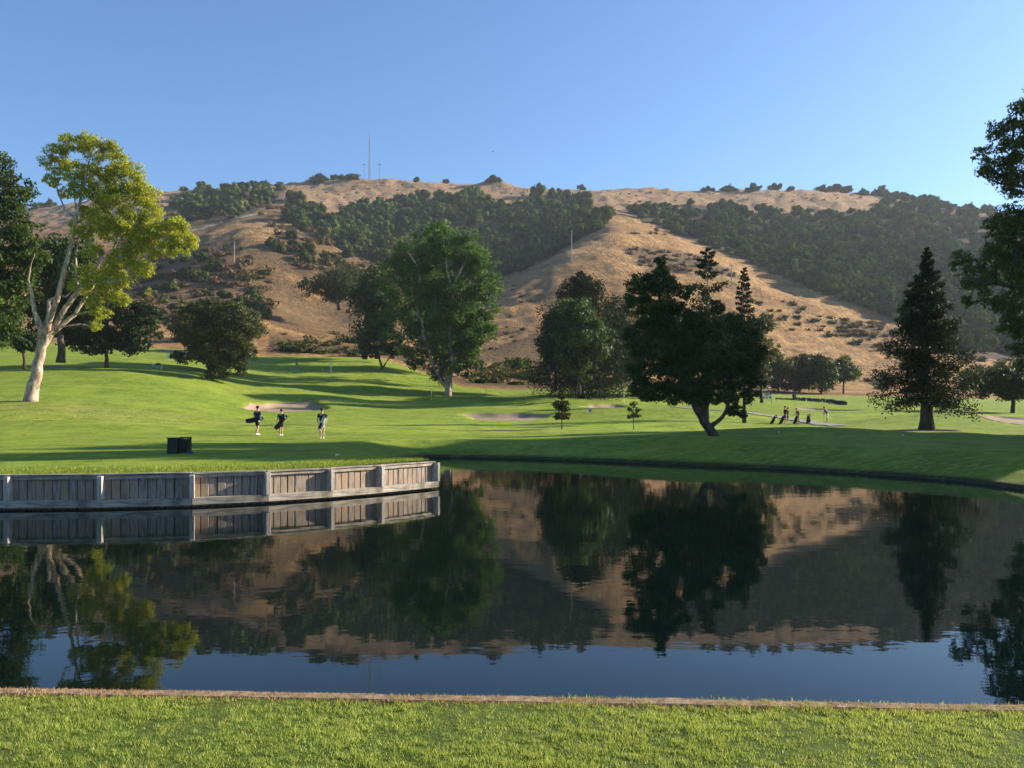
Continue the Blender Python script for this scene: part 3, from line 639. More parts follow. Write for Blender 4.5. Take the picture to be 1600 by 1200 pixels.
DENS = 1.2
def tree(name, xp, yb, d, clumps, limbs, leaf, bark, label, n=12000, size=.28, trunk_r=12, sub=10, tight=.34, droop=.2, twigs=True, group=None, base=None, cat='tree', seed=None, leafasp=.6, fork=None, puff=1.08, rk=.78):
    """clumps (col, row, radius px, depth offset px[, vertical squash]) round a base seen at (xp, yb); limbs: lists of (col, row, radius px, depth px)"""
    s = d / F; b = spot(xp, d) if base is None else base
    yb_ = HOR - (b.z - H) / d * F
    def W(x, y, dd=0): return ((x - xp) * s, dd * s, (yb_ - y) * s)
    root = empty(name, b, label=label, cat=cat, group=group)
    cl = [(*W(c[0], c[1], c[3] if len(c) > 3 else random.uniform(-.6, .6) * c[2]), c[2] * s * puff, c[2] * s * .95 * puff, c[2] * s * puff * (c[4] if len(c) > 4 else .85)) for c in clumps]
    P, S, O = cloud(cl, int(n * DENS), int(sub * 1.6), tight * 1.15); kk = P[:, 2] > .15; P = P[kk]; O = O[kk]
    V, Fq = leaf_quads(P, size, leafasp, droop, 0, O, 1.1)
    link('crown', np_mesh('crown', V, Fq, M[leaf]), root)
    mb = MB(); nodes = []
    for L in limbs:
        pts = [Vector(W(p[0], p[1], p[3] if len(p) > 3 else 0)) for p in L]; rad = [p[2] * s * rk for p in L]
        pp = []; rr = []
        for i in range(len(pts) - 1):
            for k in range(3): t = k / 3; pp.append(pts[i].lerp(pts[i + 1], t)); rr.append(rad[i] * (1 - t) + rad[i + 1] * t)
        pp.append(pts[-1]); rr.append(rad[-1])
        for i in range(1, len(pp) - 1): pp[i] += Vector((random.uniform(-1, 1), random.uniform(-1, 1), random.uniform(-.5, .5))) * rr[i] * .25
        if L is limbs[0]:
            pp[0].z -= .4; rr[0] *= 1.25; pp.insert(1, pts[0].lerp(pts[1], .06)); rr.insert(1, rad[0] * 1.02)
        mb.tube(pp, rr, 9 if rad[0] > .12 else 6); nodes += list(zip(pp[1:], rr[1:]))
    if twigs:
        nn = np.array([tuple(p) for p, r in nodes]); nz = np.array([r for p, r in nodes])
        for c in cl:
            cc = np.array(c[:3]); dist = np.linalg.norm(nn - cc, axis=1) + np.maximum(0, nn[:, 2] - cc[2]) * 1.5; k = int(np.argmin(dist)); r0 = min(nz[k] * .7, .02 * dist[k] + .03)
            a = Vector(nn[k]); e = Vector(cc); m = a.lerp(e, .5) + Vector((random.uniform(-.1, .1), random.uniform(-.1, .1), .12)) * dist[k] * .6
            mb.tube([a, a.lerp(m, .6) , m, m.lerp(e, .6), e], [r0, r0 * .85, r0 * .7, r0 * .5, r0 * .3], 5)
        Sd = S[rng.permutation(len(S))[:160]]
        for q in Sd:
            k = int(np.argmin([np.linalg.norm(np.array(c[:3]) - q) for c in cl])); a = Vector(cl[k][:3]); e = Vector(q)
            mb.tube([a, a.lerp(e, .5) + Vector((0, 0, .04)) * (e - a).length, e], [.02 + s * .12, .015 + s * .08, .008], 3, False)
    mb.build('trunk', M[bark], root, smooth=True)
    return root

def auto_clumps(x0, y0, x1, y1, r, n, seed, fill=.92, sq=.8, depth=None, shape=None):
    """clumps filling an ellipse-like crown given by its bounding box in the photo"""
    rd = random.Random(seed); out = []; cx, cy = (x0 + x1) / 2, (y0 + y1) / 2; rx, ry = (x1 - x0) / 2 - r * .8, (y1 - y0) / 2 - r * .8
    dz = depth if depth is not None else rx
    for i in range(n):
        while True:
            a, b, c = rd.uniform(-1, 1), rd.uniform(-1, 1), rd.uniform(-1, 1)
            q = a * a + b * b + c * c
            if .15 < q <= fill: break
        rr = r * rd.uniform(.7, 1.25); out.append((cx + a * rx * 1.05, cy + b * ry * 1.05, rr, c * dz, sq))
    return out

def conifer(name, xp, d, top, width, label, n=20000, size=.2, leaf='needle', first=.12, trunk_px=8, droop=.25, profile=None, branches=120, gap=.0, group=None, flatten=.25, rag=.25):
    s = d / F; b = spot(xp, d); yb = HOR - (b.z - H) / d * F; Ht = (yb - top) * s; Wd = width * s / 2
    root = empty(name, b, label=label, cat='tree', group=group); mb = MB(); r0 = trunk_px * s
    tp = [(random.uniform(-.02, .02) * Ht * t * .5, random.uniform(-.02, .02) * Ht * t * .5, Ht * t - (.4 if t == 0 else 0)) for t in (0, .02, .06, .2, .4, .6, .8, 1)]
    mb.tube(tp, [r0 * 1.7, r0 * 1.35, r0 * 1.08, r0 * .9, r0 * .65, r0 * .42, r0 * .2, .02], 10)
    prof = profile or (lambda t: (1 - t) ** .8 * min(1, .55 + t * 4)); P = []
    per = n // branches
    for i in range(branches):
        t = first + (1 - first) * ((i + random.random()) / branches) ** .92; az = i * 2.399 + random.uniform(-.3, .3)
        if random.random() < gap: continue
        L = Wd * prof((t - first) / (1 - first)) * random.uniform(1 - rag * 1.3, 1 + rag * .6) + .12; z = Ht * t
        dirv = Vector((math.cos(az), math.sin(az), 0)); up = .28 * (t ** 1.5) - droop * (1 - t)
        pts = [Vector((0, 0, z)), dirv * L * .5 + Vector((0, 0, z + L * up * .35)), dirv * L + Vector((0, 0, z + L * up))]
        br = max(.012, r0 * .22 * (1 - t)); mb.tube(pts, [br, br * .6, br * .25], 4, False)
        k = int(per * (.35 + L / Wd * 1.1)); q = rng.uniform(.12, 1.04, k) ** .75
        base = np.outer(1 - q, [0, 0, z]) + np.outer(q, list(pts[2])); base[:, 2] += L * up * (-.25) * np.sin(q * np.pi) * 0
        side = np.array([-dirv.y, dirv.x, 0]); spread = L * .30 * np.sin(np.clip(q, 0, 1) * np.pi * .8 + .25)
        ns = max(3, int(L / .5)); cs = rng.normal(0, 1, k); base += side * (cs * spread * .62)[:, None]
        base[:, 2] += -np.abs(rng.normal(0, 1, k)) * L * flatten * .35 + rng.normal(0, .06, k) * L
        base += np.clip(rng.normal(0, .045, (k, 3)), -.08, .08) * L; P.append(base)
    P = np.concatenate(P); V, Fq = leaf_quads(P, size, .42, .1, .25)
    link('crown', np_mesh('crown', V, Fq, M[leaf]), root); mb.build('trunk', M['bark'], root, smooth=True)
    return root

# --- left: tall pale-trunked gum tree
tree('eucalyptus_tree', 50, 626, 75,
  [(88,240,16,0),(95,268,14,4),(108,225,17,-4),(130,222,18,6),(150,235,20,-6),(175,232,16,4),(160,262,24,0),(140,275,20,10),(190,262,20,-8),(120,262,16,6),(178,290,24,6),(210,275,20,-6),(215,300,26,4),(235,305,20,-4),(190,320,26,-10),(160,315,22,10),(232,335,20,8),
   (205,350,22,-6),(150,350,18,8),(175,365,18,-10),(220,365,24,6),(245,360,18,-6),(235,385,20,6),(270,358,22,0),(283,378,20,6),(270,385,18,-6),(205,385,20,10),(190,405,18,-8),(215,415,20,4),(175,420,18,10),(150,440,18,-6),(170,455,16,8),(195,440,14,-4),(130,420,14,12),(145,470,14,4),(115,300,10,0),(130,330,14,10),(185,350,16,14),(225,420,14,0),(150,395,15,-12),(100,250,15,6),(120,285,14,-8),(98,300,10,6),(78,255,13,-6),(72,278,8,4),(84,285,9,0),(140,300,18,-8),(115,350,12,10),(135,365,14,-10),(165,345,18,-14),(120,445,16,16),(160,490,14,-6),(185,465,14,6),(148,510,9,4)],
  [[(48,626,17),(56,590,13.5),(60,560,12,2),(68,535,11,2),(80,515,10,4)],
   [(60,560,9),(64,530,9),(68,512,8,-6),(60,490,5.5,-10),(56,460,4.5,-12),(52,440,2.6,-14),(58,415,1.2,-16),(64,400,.4,-16)],
   [(66,522,7,0),(72,490,5,8),(70,470,4.5,10),(85,460,3.5,12),(95,462,2.0,14),(104,452,.8,16)],
   [(68,535,8,0),(82,500,7,-6),(98,460,6.5,-10),(108,420,5.5,-12),(118,380,4,-10),(123,345,4,-8),(132,300,3,-6),(140,260,1.5,-4)],
   [(123,345,3.5,-8),(105,330,2.2,-6),(92,300,2,-4),(86,270,1.2,-2)],
   [(125,350,3,-8),(118,320,1.6,0),(108,270,1.2,2)],
   [(80,515,8,4),(100,480,7,6),(118,455,6,8),(135,430,4,10),(150,410,3,12)],
   [(80,520,7,4),(110,490,5,12),(130,455,4,16),(145,430,3.5,18),(165,400,3,16),(185,350,2.5,10),(210,310,1.5,6)],
   [(145,430,3,18),(175,420,2.4,12),(215,410,2,8),(240,412,1.4,6)],
   [(123,400,3,-8),(126,370,2.5,-6),(150,340,2.6,-2),(172,300,1.8,0),(190,270,1,0)],
   [(165,400,2.4,14),(200,385,2,8),(240,370,1.6,4),(268,368,1,2)],
   [(118,455,4,8),(112,430,3,14),(110,400,2,16)]],
  'gum_leaf', 'gum_bark', 'tall white-trunked gum tree with forked limbs and airy yellow-green crown on the left lawn', n=58000, size=.22, sub=20, tight=.29, droop=.55, leafasp=.42, puff=1.16, rk=.62)
# --- dark gum at the left edge
tree('eucalyptus_tree', -70, 640, 84,
  [(-5,265,34,0),(20,290,26,10),(-30,300,45,0),(30,310,22,-8),(-5,330,34,8),(-60,340,45,0),(35,355,30,0),(0,380,42,-10),(45,385,24,10),(-50,400,50,0),(20,415,40,8),(55,410,22,-8),(-10,445,42,-8),(30,460,30,6),(-50,470,45,0),(10,490,30,-6),(-90,400,45,10),(-100,320,40,0),(-5,520,26,10),(-40,540,30,0)],
  [[(-70,640,17),(-66,560,14),(-60,500,12),(-40,430,9),(-25,370,7),(-10,300,4)], [(-60,500,8),(-20,470,5),(20,440,3)], [(-60,480,7),(-90,400,5),(-95,340,3)]],
  'dark_gum_leaf', 'bark', 'dark-leaved gum tree cut by the left edge of the photo beside the pale gum', n=26000, size=.34, sub=12, tight=.34, droop=.4)
tree('oak_tree', 95, 562, 112,
  [(85,400,34,0),(115,392,30,10),(70,435,34,-6),(125,425,34,0),(100,450,36,8),(65,470,28,6),(140,455,28,-8),(95,485,30,0),(60,500,24,8),(130,485,24,6)],
  [[(95,562,8),(95,530,6),(92,480,5),(98,420,3)], [(94,510,4),(70,460,2)], [(94,500,4),(125,450,2)]],
  'dark_leaf', 'bark', 'large dark tree standing directly behind the pale gum trunk', n=15000, size=.5, sub=10, puff=1.3)
tree('oak_tree', 36, 570, 104, auto_clumps(8, 500, 66, 560, 14, 12, 3), [[(38,572,3),(37,545,2.5),(35,530,1.5)]], 'dark_leaf', 'bark', 'small dark low-branched tree left of the pale gum trunk', n=5000, size=.4)
tree('oak_tree', -30, 560, 130, auto_clumps(-90, 440, 50, 550, 30, 14, 4), [[(-30,560,6),(-30,520,5),(-30,470,3)]], 'bright_leaf', 'bark', 'mid-green tree beyond the lawn at the left edge', n=8000, size=.5)
tree('round_tree', 167, 572, 120,
  [(120,510,20,0),(140,490,22,8),(170,482,24,-6),(205,490,22,6),(228,500,18,0),(112,530,17,8),(145,520,24,-8),(180,512,26,0),(215,520,22,-6),(235,520,14,6),(135,540,16,0),(165,538,20,8),(200,540,18,0),(225,538,13,-6),(240,492,14,4),(100,520,14,-10),(190,475,15,0),(150,475,15,-6)],
  [[(167,572,4.2),(166,555,3.2),(167,535,2.8),(168,505,2)], [(167,545,2.4),(140,520,1.2)], [(167,542,2.4),(200,515,1.2)]],
  'dark_leaf', 'bark', 'dark rounded broadleaf tree with short trunk on the left slope', n=15000, size=.42, sub=11, puff=1.25)
tree('scrub_oak', 333, 602, 118,
  [(300,490,18,0),(330,480,20,6),(360,490,20,-6),(385,505,18,0),(290,515,18,8),(320,510,24,-4),(350,515,24,6),(385,530,18,-6),(300,540,16,6),(330,540,22,0),(365,545,20,6),(390,552,13,0),(288,560,11,0),(345,565,16,-4),(378,570,12,6),(328,590,11,-6),(345,592,11,6),(375,585,8,0),(275,555,9,4)],
  [[(334,604,4),(330,585,3.5),(325,570,3),(335,540,2.5),(340,510,1.5)], [(330,580,2.5),(355,560,1.8),(375,540,1)], [(325,570,2),(300,555,1.5),(288,535,1)]],
  'olive_leaf', 'bark', 'ragged olive-green oak whose crown hangs to the slope, left of the far tee', n=17000, size=.36, sub=11, puff=1.25)
tree('oak_tree', 285, 545, 190, auto_clumps(262, 480, 320, 545, 15, 12, 5), [[(285,548,3),(285,520,2)]], 'brush_green', 'bark', 'grey-green oak just behind the white sign on the left slope', n=4000, size=.6)
tree('oak_tree', 385, 560, 200, auto_clumps(345, 470, 420, 560, 18, 14, 6), [[(385,560,3),(385,520,2)]], 'olive_leaf', 'bark', 'olive oak at the foot of the hill behind the ragged oak', n=5000, size=.6)
tree('poplar_tree', 233, 500, 240, [(233,482,6,0),(232,470,6,0),(232,460,5,0),(233,452,3,0)], [[(233,500,1.5),(233,480,1)]], 'yellow_leaf', 'bark', 'slim bright yellow poplar behind the dark rounded tree', n=900, size=.45)
# --- central tall gum
tree('eucalyptus_tree', 700, 622, 140,
  [(665,375,22,0),(690,368,20,-6),(640,395,24,6),(670,400,26,8),(715,390,22,0),(735,378,15,-4),(740,400,20,6),(700,410,22,-12),(620,415,18,0),(645,430,24,-10),(755,420,22,-4),(730,430,24,8),(765,440,16,6),(680,440,26,12),(705,455,22,-8),(660,460,26,0),(755,455,20,-8),(775,455,9,0),(625,460,22,8),(735,470,24,0),(690,485,24,-12),(765,485,16,6),(650,495,24,8),(715,500,26,-4),(750,505,22,6),(620,490,18,-6),(680,515,22,6),(735,525,22,-8),(765,520,14,0),(700,540,22,6),(650,520,18,0),(725,550,20,0),(670,545,16,-8),(745,545,14,6),(705,570,16,-6),(725,568,12,4),(685,570,14,8),(676,585,9,-4),(720,580,9,-4),(605,440,14,10),(610,520,14,8),(632,545,12,6),(690,592,10,5),(733,588,9,5),(655,565,14,6),(640,560,10,-4),(748,570,10,4),(665,410,20,-16),(745,410,18,-16),(700,520,20,-18),(720,490,20,-20)],
  [[(700,624,7.5),(699,605,6.5),(701,590,5.5)],
   [(700,608,5),(690,595,3.6,-3),(680,577,3,-4),(668,545,3,-4),(655,500,3,-2),(650,470,2.2,-6),(640,430,1.6,-6)],
   [(700,600,5),(704,585,4.5,-4),(708,570,4,-5),(703,530,4,-6),(705,490,3.4,-10),(708,450,3,-14),(722,425,2.2,-20),(730,405,1.4,-20)],
   [(707,455,2.6,-14),(700,425,2,-20),(698,405,1.2,-20)], [(668,545,2.2,-4),(660,500,2,-14),(648,490,1.6,-20)],
   [(705,500,3,-8),(730,470,2,-2),(755,440,1.4,0)], [(660,470,2,-6),(655,420,1.8,-22),(640,398,1.2,-24)]],
  'bright_leaf', 'gum_bark', 'tall bright green gum tree with forked pale trunk in the centre beyond the green', n=46000, size=.42, sub=14, tight=.34, droop=.35, leafasp=.5, puff=1.28)
for x, d_, bx, lab in ((705, 154, (645, 415, 765, 590), 'dark oak added to shade the slope, hidden close behind the central gum'), (338, 136, (290, 490, 388, 590), 'dark oak added to shade the left slope, hidden behind the ragged oak'), (905, 119, (852, 455, 968, 598), 'dark oak added to thicken the broad pine and shade the slope')):
    tree('oak_tree', x, 610, d_, auto_clumps(*bx, 20, 26, x), [[(x, 612, 4), (x, 570, 3), (x, 500, 2)]], 'dark_leaf', 'bark', lab, n=10000, size=.5, puff=1.2)  # oaks added among the main trees to broaden shadows on the left slope
tree('oak_tree', 690, 590, 172, auto_clumps(625, 400, 765, 585, 26, 34, 88), [[(690, 592, 5), (690, 540, 4), (690, 470, 2)]], 'dark_leaf', 'bark', 'unseen dark oak added for the shadow band, directly behind the central gum', n=14000, size=.6, puff=1.2)  # extra oak, out of sight, added to deepen the shadow band beyond the green
tree('oak_tree', 590, 555, 180, auto_clumps(545, 400, 640, 552, 24, 30, 8), [[(590,558,5),(590,500,4),(588,450,2)]], 'dark_leaf', 'bark', 'dark oak pressed against the left side of the central gum', n=14000, size=.6)
tree('oak_tree', 530, 480, 235, auto_clumps(470, 412, 590, 476, 18, 24, 9), [[(530,482,4),(528,455,3)],[(528,470,3),(560,450,2)],[(528,470,3),(500,445,2)]], 'olive_leaf', 'bark', 'spreading dark oak with bare grey limbs left of the central gum', n=8500, size=.6)
tree('small_tree', 597, 572, 165, [(590,508,11,0),(580,522,13,4),(605,518,13,-4),(572,540,13,0),(595,535,16,4),(620,532,13,-4),(585,550,12,0),(612,548,13,3),(632,545,9,0),(568,555,8,0),(600,505,7,0)],
  [[(597,574,2.6),(593,562,2),(592,550,1.6),(594,530,1)], [(599,574,2),(604,565,1)]], 'olive_leaf', 'bark', 'small grey-green leaning tree behind the far tee left of the central gum', n=6500, size=.42)
# --- right of centre
conifer('pine_tree', 908, 130, 424, 165, 'broad dark pine with a straight trunk left of the leaning dark tree', n=46000, size=.42, first=.10, trunk_px=4.2, droop=.12, profile=lambda t: (1.0 - t ** 2.2) ** .8 * min(1, .7 + t * 2), branches=150, flatten=.6, rag=.45)
tree('oak_tree', 965, 600, 140, auto_clumps(925, 455, 1000, 600, 18, 26, 11), [[(965,602,3),(962,560,2.5),(960,500,1.5)]], 'olive_leaf', 'bark', 'olive foliaged tree between the broad pine and the leaning dark tree', n=11000, size=.45)
tree('oak_tree', 868, 606, 150, auto_clumps(836, 470, 900, 600, 18, 22, 12), [[(868,608,3),(868,560,2.5),(868,510,1.5)]], 'dark_leaf', 'bark', 'dark bushy tree at the left flank of the broad pine', n=9000, size=.5)
for x, d_, t_, w_, lab in ((992, 146, 470, 60, 'broad oak added to cast slope shade, behind the gap left of the leaning tree'), (1062, 142, 462, 70, 'dark oak added to cast slope shade, hidden behind the leaning tree, left half'), (1135, 152, 478, 66, 'dark oak added to cast slope shade, hidden behind the leaning tree, right half')):
    tree('oak_tree', x, 612, d_, auto_clumps(x - w_, t_, x + w_, 606, 22, 26, x), [[(x, 614, 4), (x, 580, 3), (x, 520, 2)]], 'dark_leaf' if x != 992 else 'olive_leaf', 'bark', lab, n=11000, size=.5, puff=1.2)  # added for the shade they throw on the mid slope; also fill gaps
conifer('pine_tree', 1105, 76, 388, 92, 'tall sparse pine with see-through top behind the leaning dark tree', n=11000, size=.26, first=.32, trunk_px=3.2, droop=.12, profile=lambda t: (1 - t) ** .5, branches=72, gap=.2)
conifer('pine_tree', 1163, 86, 418, 66, 'slender pine with narrow top at the right of the sparse pine', n=11000, size=.26, first=.25, trunk_px=2.6, droop=.15, profile=lambda t: (1 - t) ** .7, branches=90, gap=.1)
tree('oak_tree', 1195, 612, 112, auto_clumps(1150, 480, 1222, 612, 18, 26, 14), [[(1190,625,3),(1188,570,2.5),(1180,520,1.5)]], 'olive_leaf', 'bark', 'olive-green tree showing at the right flank of the leaning dark tree', n=10000, size=.38)
tree('leaning_tree', 1115, 683, 46,
  [(1033,408,9,0),(1035,422,12,4),(1000,440,20,0),(1025,440,22,6),(1045,445,16,-4),(995,465,20,6),(1030,470,26,-6),(1015,495,24,6),(1055,480,16,0),(1040,510,28,0),(1080,500,22,-6),(1075,535,30,6),(1035,545,28,-8),(1000,540,20,4),(1110,520,24,0),(1105,555,30,-8),(1150,505,20,0),(1165,530,24,6),(1150,560,28,-6),(1170,570,22,4),(1140,590,28,6),(1180,595,16,0),(1090,590,32,0),(1050,585,30,6),(1015,580,26,-6),(990,575,14,0),(1000,605,16,4),(1030,612,20,0),(1065,615,24,-6),(1100,620,22,6),(1135,620,18,0),(1170,618,14,-4),(1180,550,16,0),(985,520,14,4),(1070,458,14,0),(1145,640,12,-4),(1160,645,9,0),(1010,622,10,0),(1120,480,13,4)],
  [[(1118,686,13),(1104,665,10.5),(1092,645,8.5),(1083,625,7),(1070,590,6),(1050,540,5),(1035,490,4),(1025,440,2.5)],
   [(1106,668,7,-1),(1118,660,5,-5),(1130,648,4.4,-6),(1136,632,4,-6),(1140,600,3,-4),(1150,550,2.4,0)],
   [(1100,655,5,4),(1104,630,4,6),(1100,600,4,8),(1105,550,3,6),(1110,520,2,4)], [(1098,650,4,-3),(1094,625,3.4,-6),(1090,590,3,-6),(1080,540,2,-4)]],
  'dark_leaf', 'bark', 'big leaning dark-leaved tree with forked trunk on the mound at the far bank', n=66000, size=.15, sub=17, tight=.33, droop=.1, leafasp=.5, puff=1.08, rk=.66)
drape_ring('mulch_bed', lambda th: 1 + .15 * math.sin(5 * th), *at(1447, 65)[:2], 2.7, 1.8, M['soil'], .07, 4, 30, kind='structure')
conifer('redwood_tree', 1448, 65, 388, 156, 'dark conical redwood with thick straight trunk on the right lawn', n=58000, size=.22, first=.15, trunk_px=9, droop=.18, profile=lambda t: (1 - t ** 1.15) * min(1, .82 + t), branches=150, flatten=.2, rag=.4, gap=.04)
tree('round_tree', 1582, 645, 110, auto_clumps(1502, 560, 1665, 628, 17, 34, 17, depth=50), [[(1582,646,4.5),(1583,630,3.8),(1583,615,3.2),(1585,590,2)],[(1583,625,2.8),(1562,618,2.2),(1545,610,1.4)],[(1583,622,2.6),(1605,612,1.6)],[(1583,615,2.4),(1570,600,1.4)]],
  'dark_leaf', 'bark', 'wide dark spreading tree at the right edge of the far lawn', n=15000, size=.34, puff=1.25)
tree('small_tree', 1487, 646, 100, auto_clumps(1472, 622, 1500, 640, 6, 9, 18), [[(1487,647,1),(1486,636,.8)]], 'olive_leaf', 'bark', 'small bushy tree half hidden right of the redwood trunk', n=1800, size=.25)
for i, (x, w_, t_, lab) in enumerate([(1216, 46, 545, 'dark grey-green tree in the row at the hill foot, nearest the leaning tree'), (1250, 42, 540, 'tall pale grey-green tree, second in the row at the hill foot'), (1283, 44, 546, 'full dark green tree, third in the row at the hill foot'), (1318, 50, 552, 'round-topped tree with visible thin trunk ending the row at the hill foot')]):
    tree('oak_tree', x, 614, 192 + (i % 2) * 5, auto_clumps(x - w_ / 2, t_, x + w_ / 2, 612 if i < 3 else 602, 12, 19, 20 + i) + ([(x - w_ / 3, 600, 11, 0), (x + w_ / 3, 600, 11, 0), (x, 604, 12, -8), (x, 598, 12, 8), (x - w_ / 3, 575, 12, 0), (x + w_ / 3, 575, 12, 0)] if i < 3 else []), [[(x, 616, 2), (x, 600, 1.6), (x, 575, 1)]], ['olive_leaf', 'brush_green', 'dark_leaf', 'dark_gum_leaf'][i], 'bark', lab, n=6500, size=.5, puff=1.25, group='row of trees at the hill foot')
# saplings
tree('sapling', 878, 675, 62, [(878,618,8,0),(874,632,10,2),(884,634,9,-2),(878,645,11,0),(870,650,7,0),(886,650,7,2),(878,610,4,0)], [[(878,676,1.1),(878,655,.9),(878,640,.7),(878,612,.35)]], 'olive_leaf', 'bark', 'bushy young tree on a thin stem in the middle of the fairway', n=2600, size=.13, sub=12)
tree('sapling', 990, 673, 62, [(990,632,6,0),(984,640,5,2),(996,640,5,-2),(990,648,6,0),(983,651,4,0),(997,650,5,2)], [[(990,674,.9),(990,655,.7),(990,640,.5),(990,626,.25)]], 'olive_leaf', 'bark', 'thin sparse sapling right of the bushy young tree', n=850, size=.12, sub=12)
# --- near right tree, trunk outside the frame
tree('eucalyptus_tree', 1690, 700, 45,
  [(1590,175,26,0),(1560,205,20,6),(1600,215,36,0),(1575,235,26,-8),(1540,240,18,4),(1560,265,28,0),(1600,265,36,6),(1535,262,14,-6),(1640,180,50,0),(1660,240,50,0),(1590,290,24,0),
   (1575,335,24,0),(1600,350,34,8),(1560,360,22,-6),(1545,350,12,0),(1590,385,34,0),(1560,395,22,6),(1530,410,18,0),(1505,400,16,4),(1500,420,16,-6),(1520,440,20,0),(1560,430,26,8),(1600,430,34,0),(1545,470,22,-6),(1580,475,28,0),(1515,470,12,4),(1570,505,18,0),(1600,510,26,6),(1590,545,16,0),(1650,330,50,0),(1650,420,55,0),(1700,250,70,0),(1720,360,80,0),(1720,450,60,0),(1640,500,40,0),(1600,570,14,4),(1760,300,60,10),(1660,140,40,5)],
  [[(1690,702,20),(1688,640,16),(1685,560,14),(1680,460,12),(1672,340,9),(1660,250,6),(1645,180,3)], [(1682,500,8),(1640,470,6),(1590,450,4),(1540,440,2.4),(1510,430,1.2)], [(1676,400,7),(1640,330,5),(1600,292,3.4),(1560,286,2),(1530,272,1)], [(1685,540,6),(1640,520,4),(1590,520,2.4)], [(1672,350,6),(1720,300,4),(1750,280,2)], [(1665,280,5),(1620,240,3),(1580,220,1.6)]],
  'dark_gum_leaf', 'bark', 'large dark gum tree hanging in from the right edge of the photo', n=60000, size=.19, sub=16, tight=.30, droop=.45, leafasp=.42)
# --- trees just outside the frame on the right whose shade lies across the lawn
SH = [(40, 47, 22), (46, 55, 25), (53, 61, 27), (60, 56, 28), (43, 41, 12), (62, 66, 28), (57, 52, 29), (70, 60, 30), (66, 54, 28), (76, 66, 31), (37, 38, 12), (50, 43, 13), (34, 35, 9), (80, 58, 30)]
def shade_trees():
    cl = auto_clumps(-90, -420, 90, -60, 46, 34, 40, depth=80)
    P, S, O = cloud([(c[0] * .03, c[3] * .03, -c[1] * .03 * 1.0, c[2] * .03, c[2] * .03, c[2] * .028) for c in cl], 14000, 10, .42)
    V, Fq = leaf_quads(P, .42, .6, .3); cm = np_mesh('crown', V, Fq, M['dark_gum_leaf'])
    mb = MB(); mb.tube([(0, 0, -.5), (.1, 0, 1), (.2, .1, 5), (-.2, 0, 9), (0, 0, 12)], [.55, .42, .32, .22, .06], 8)
    for a in range(7): mb.tube([(0, 0, 3 + a * .9), (math.cos(a * 2.4) * 1.6, math.sin(a * 2.4) * 1.6, 5 + a * .9)], [.14, .05], 5)
    tm = mb.mesh('trunk', M['bark'], True)
    for i, (x, y, h) in enumerate(SH):
        r = empty('shade_tree', (x, y, gh(x, y)), rz=i * 1.3, label='tall gum tree on the right bank outside the photo, casting shade across the lawn', cat='tree', group='shade trees on the right bank')
        h *= 1.22; k = h / 13.4; r.scale = (k * .85, k * .85, k); link('crown', cm, r); link('trunk', tm, r)
shade_trees()

# ------------------------------------------------------------------ hill woodland
def blob(c, r, seed, n=12, m=8, amp=.22):
    mb = MB().ball((0, 0, 0), 1, n, m); V = np.array(mb.v); k = 1 + amp * 2 * fbm(V[:, 0] * 1.6 + seed * 7.1 + V[:, 2], V[:, 1] * 1.6 + V[:, 2] * 1.3, seed, 3)
    return V * k[:, None] * np.array(r) + np.array(c), [f for f in mb.f if len(f) == 4], [f for f in mb.f if len(f) == 3]
def oak_mesh(seed, leaf, n=420, squat=.8):
    rd = random.Random(seed); cl = []
    for i in range(7): a = i * 2.4 + rd.random(); r = rd.uniform(.35, .66); cl.append((math.cos(a) * r, math.sin(a) * r, .50 * squat + rd.uniform(-.2, .28), .40, .40, .34))
    cl.append((rd.uniform(-.15, .15), rd.uniform(-.15, .15), .92 * squat, .42, .42, .34)); cl.append((0, 0, .5 * squat, .6, .6, .45))
    P, S, O = cloud(cl, n, 6, .42); P[:, 2] = np.maximum(P[:, 2], .0)
    V, Fq = leaf_quads(P, .15, .8, .0, 0, O, 1.8)
    mb = MB(); mb.tube([(0, 0, -.4), (.02, 0, .2), (.05, 0, .5)], [.06, .045, .03], 5)
    tv = np.array([tuple(v) for v in mb.v]); tq = np.array([f for f in mb.f if len(f) == 4])
    Vs = [V, tv]; Q = [Fq, tq + len(V)]; T = []; off = len(V) + len(tv)
    for i, c in enumerate(cl):
        v, q, t_ = blob(c[:3], (c[3] * .68, c[4] * .68, c[5] * .66), seed * 10 + i, 8, 6); Vs.append(v); Q.append(np.array(q) + off); T.append(np.array(t_) + off); off += len(v)
    Qs = np.concatenate(Q[2:]); Ts = np.concatenate(T)
    return np.concatenate(Vs), [Fq, tq + len(V), Qs, Ts], [0] * len(Fq) + [1] * len(tq) + [0] * (len(Qs) + len(Ts)), leaf
OAKS = [oak_mesh(s, l, n=900) for s, l in ((1, 'oak'), (2, 'oak'), (3, 'oak_olive'), (4, 'oak'), (5, 'oak_olive'))]
OAKM = [np_mesh('hill_oak', v, f, mats=[M[l], M['bark']], midx=mi) for v, f, mi, l in OAKS]
def shrub_mesh(seed, leaf, n=200):
    P, S, O = cloud([(math.cos(i * 2.1) * .4, math.sin(i * 2.1) * .4, .3, .5, .5, .35) for i in range(4)], n, 6, .45); P[:, 2] = np.maximum(P[:, 2], .0)
    V, Fq = leaf_quads(P, .2, .7, -.2, 0, O, 1.2); core = MB().ball((0, 0, .15), (.55, .55, .3), 7, 4)
    cq = np.array([f for f in core.f if len(f) == 4]) + len(V); ct = np.array([f for f in core.f if len(f) == 3]) + len(V)
    return np_mesh('shrub', np.concatenate([V, np.array(core.v)]), [Fq, cq, ct], M[leaf])
SHR = [shrub_mesh(1, 'brush'), shrub_mesh(2, 'brush_green'), shrub_mesh(3, 'brush'), shrub_mesh(4, 'oak'), shrub_mesh(5, 'brush_green')]
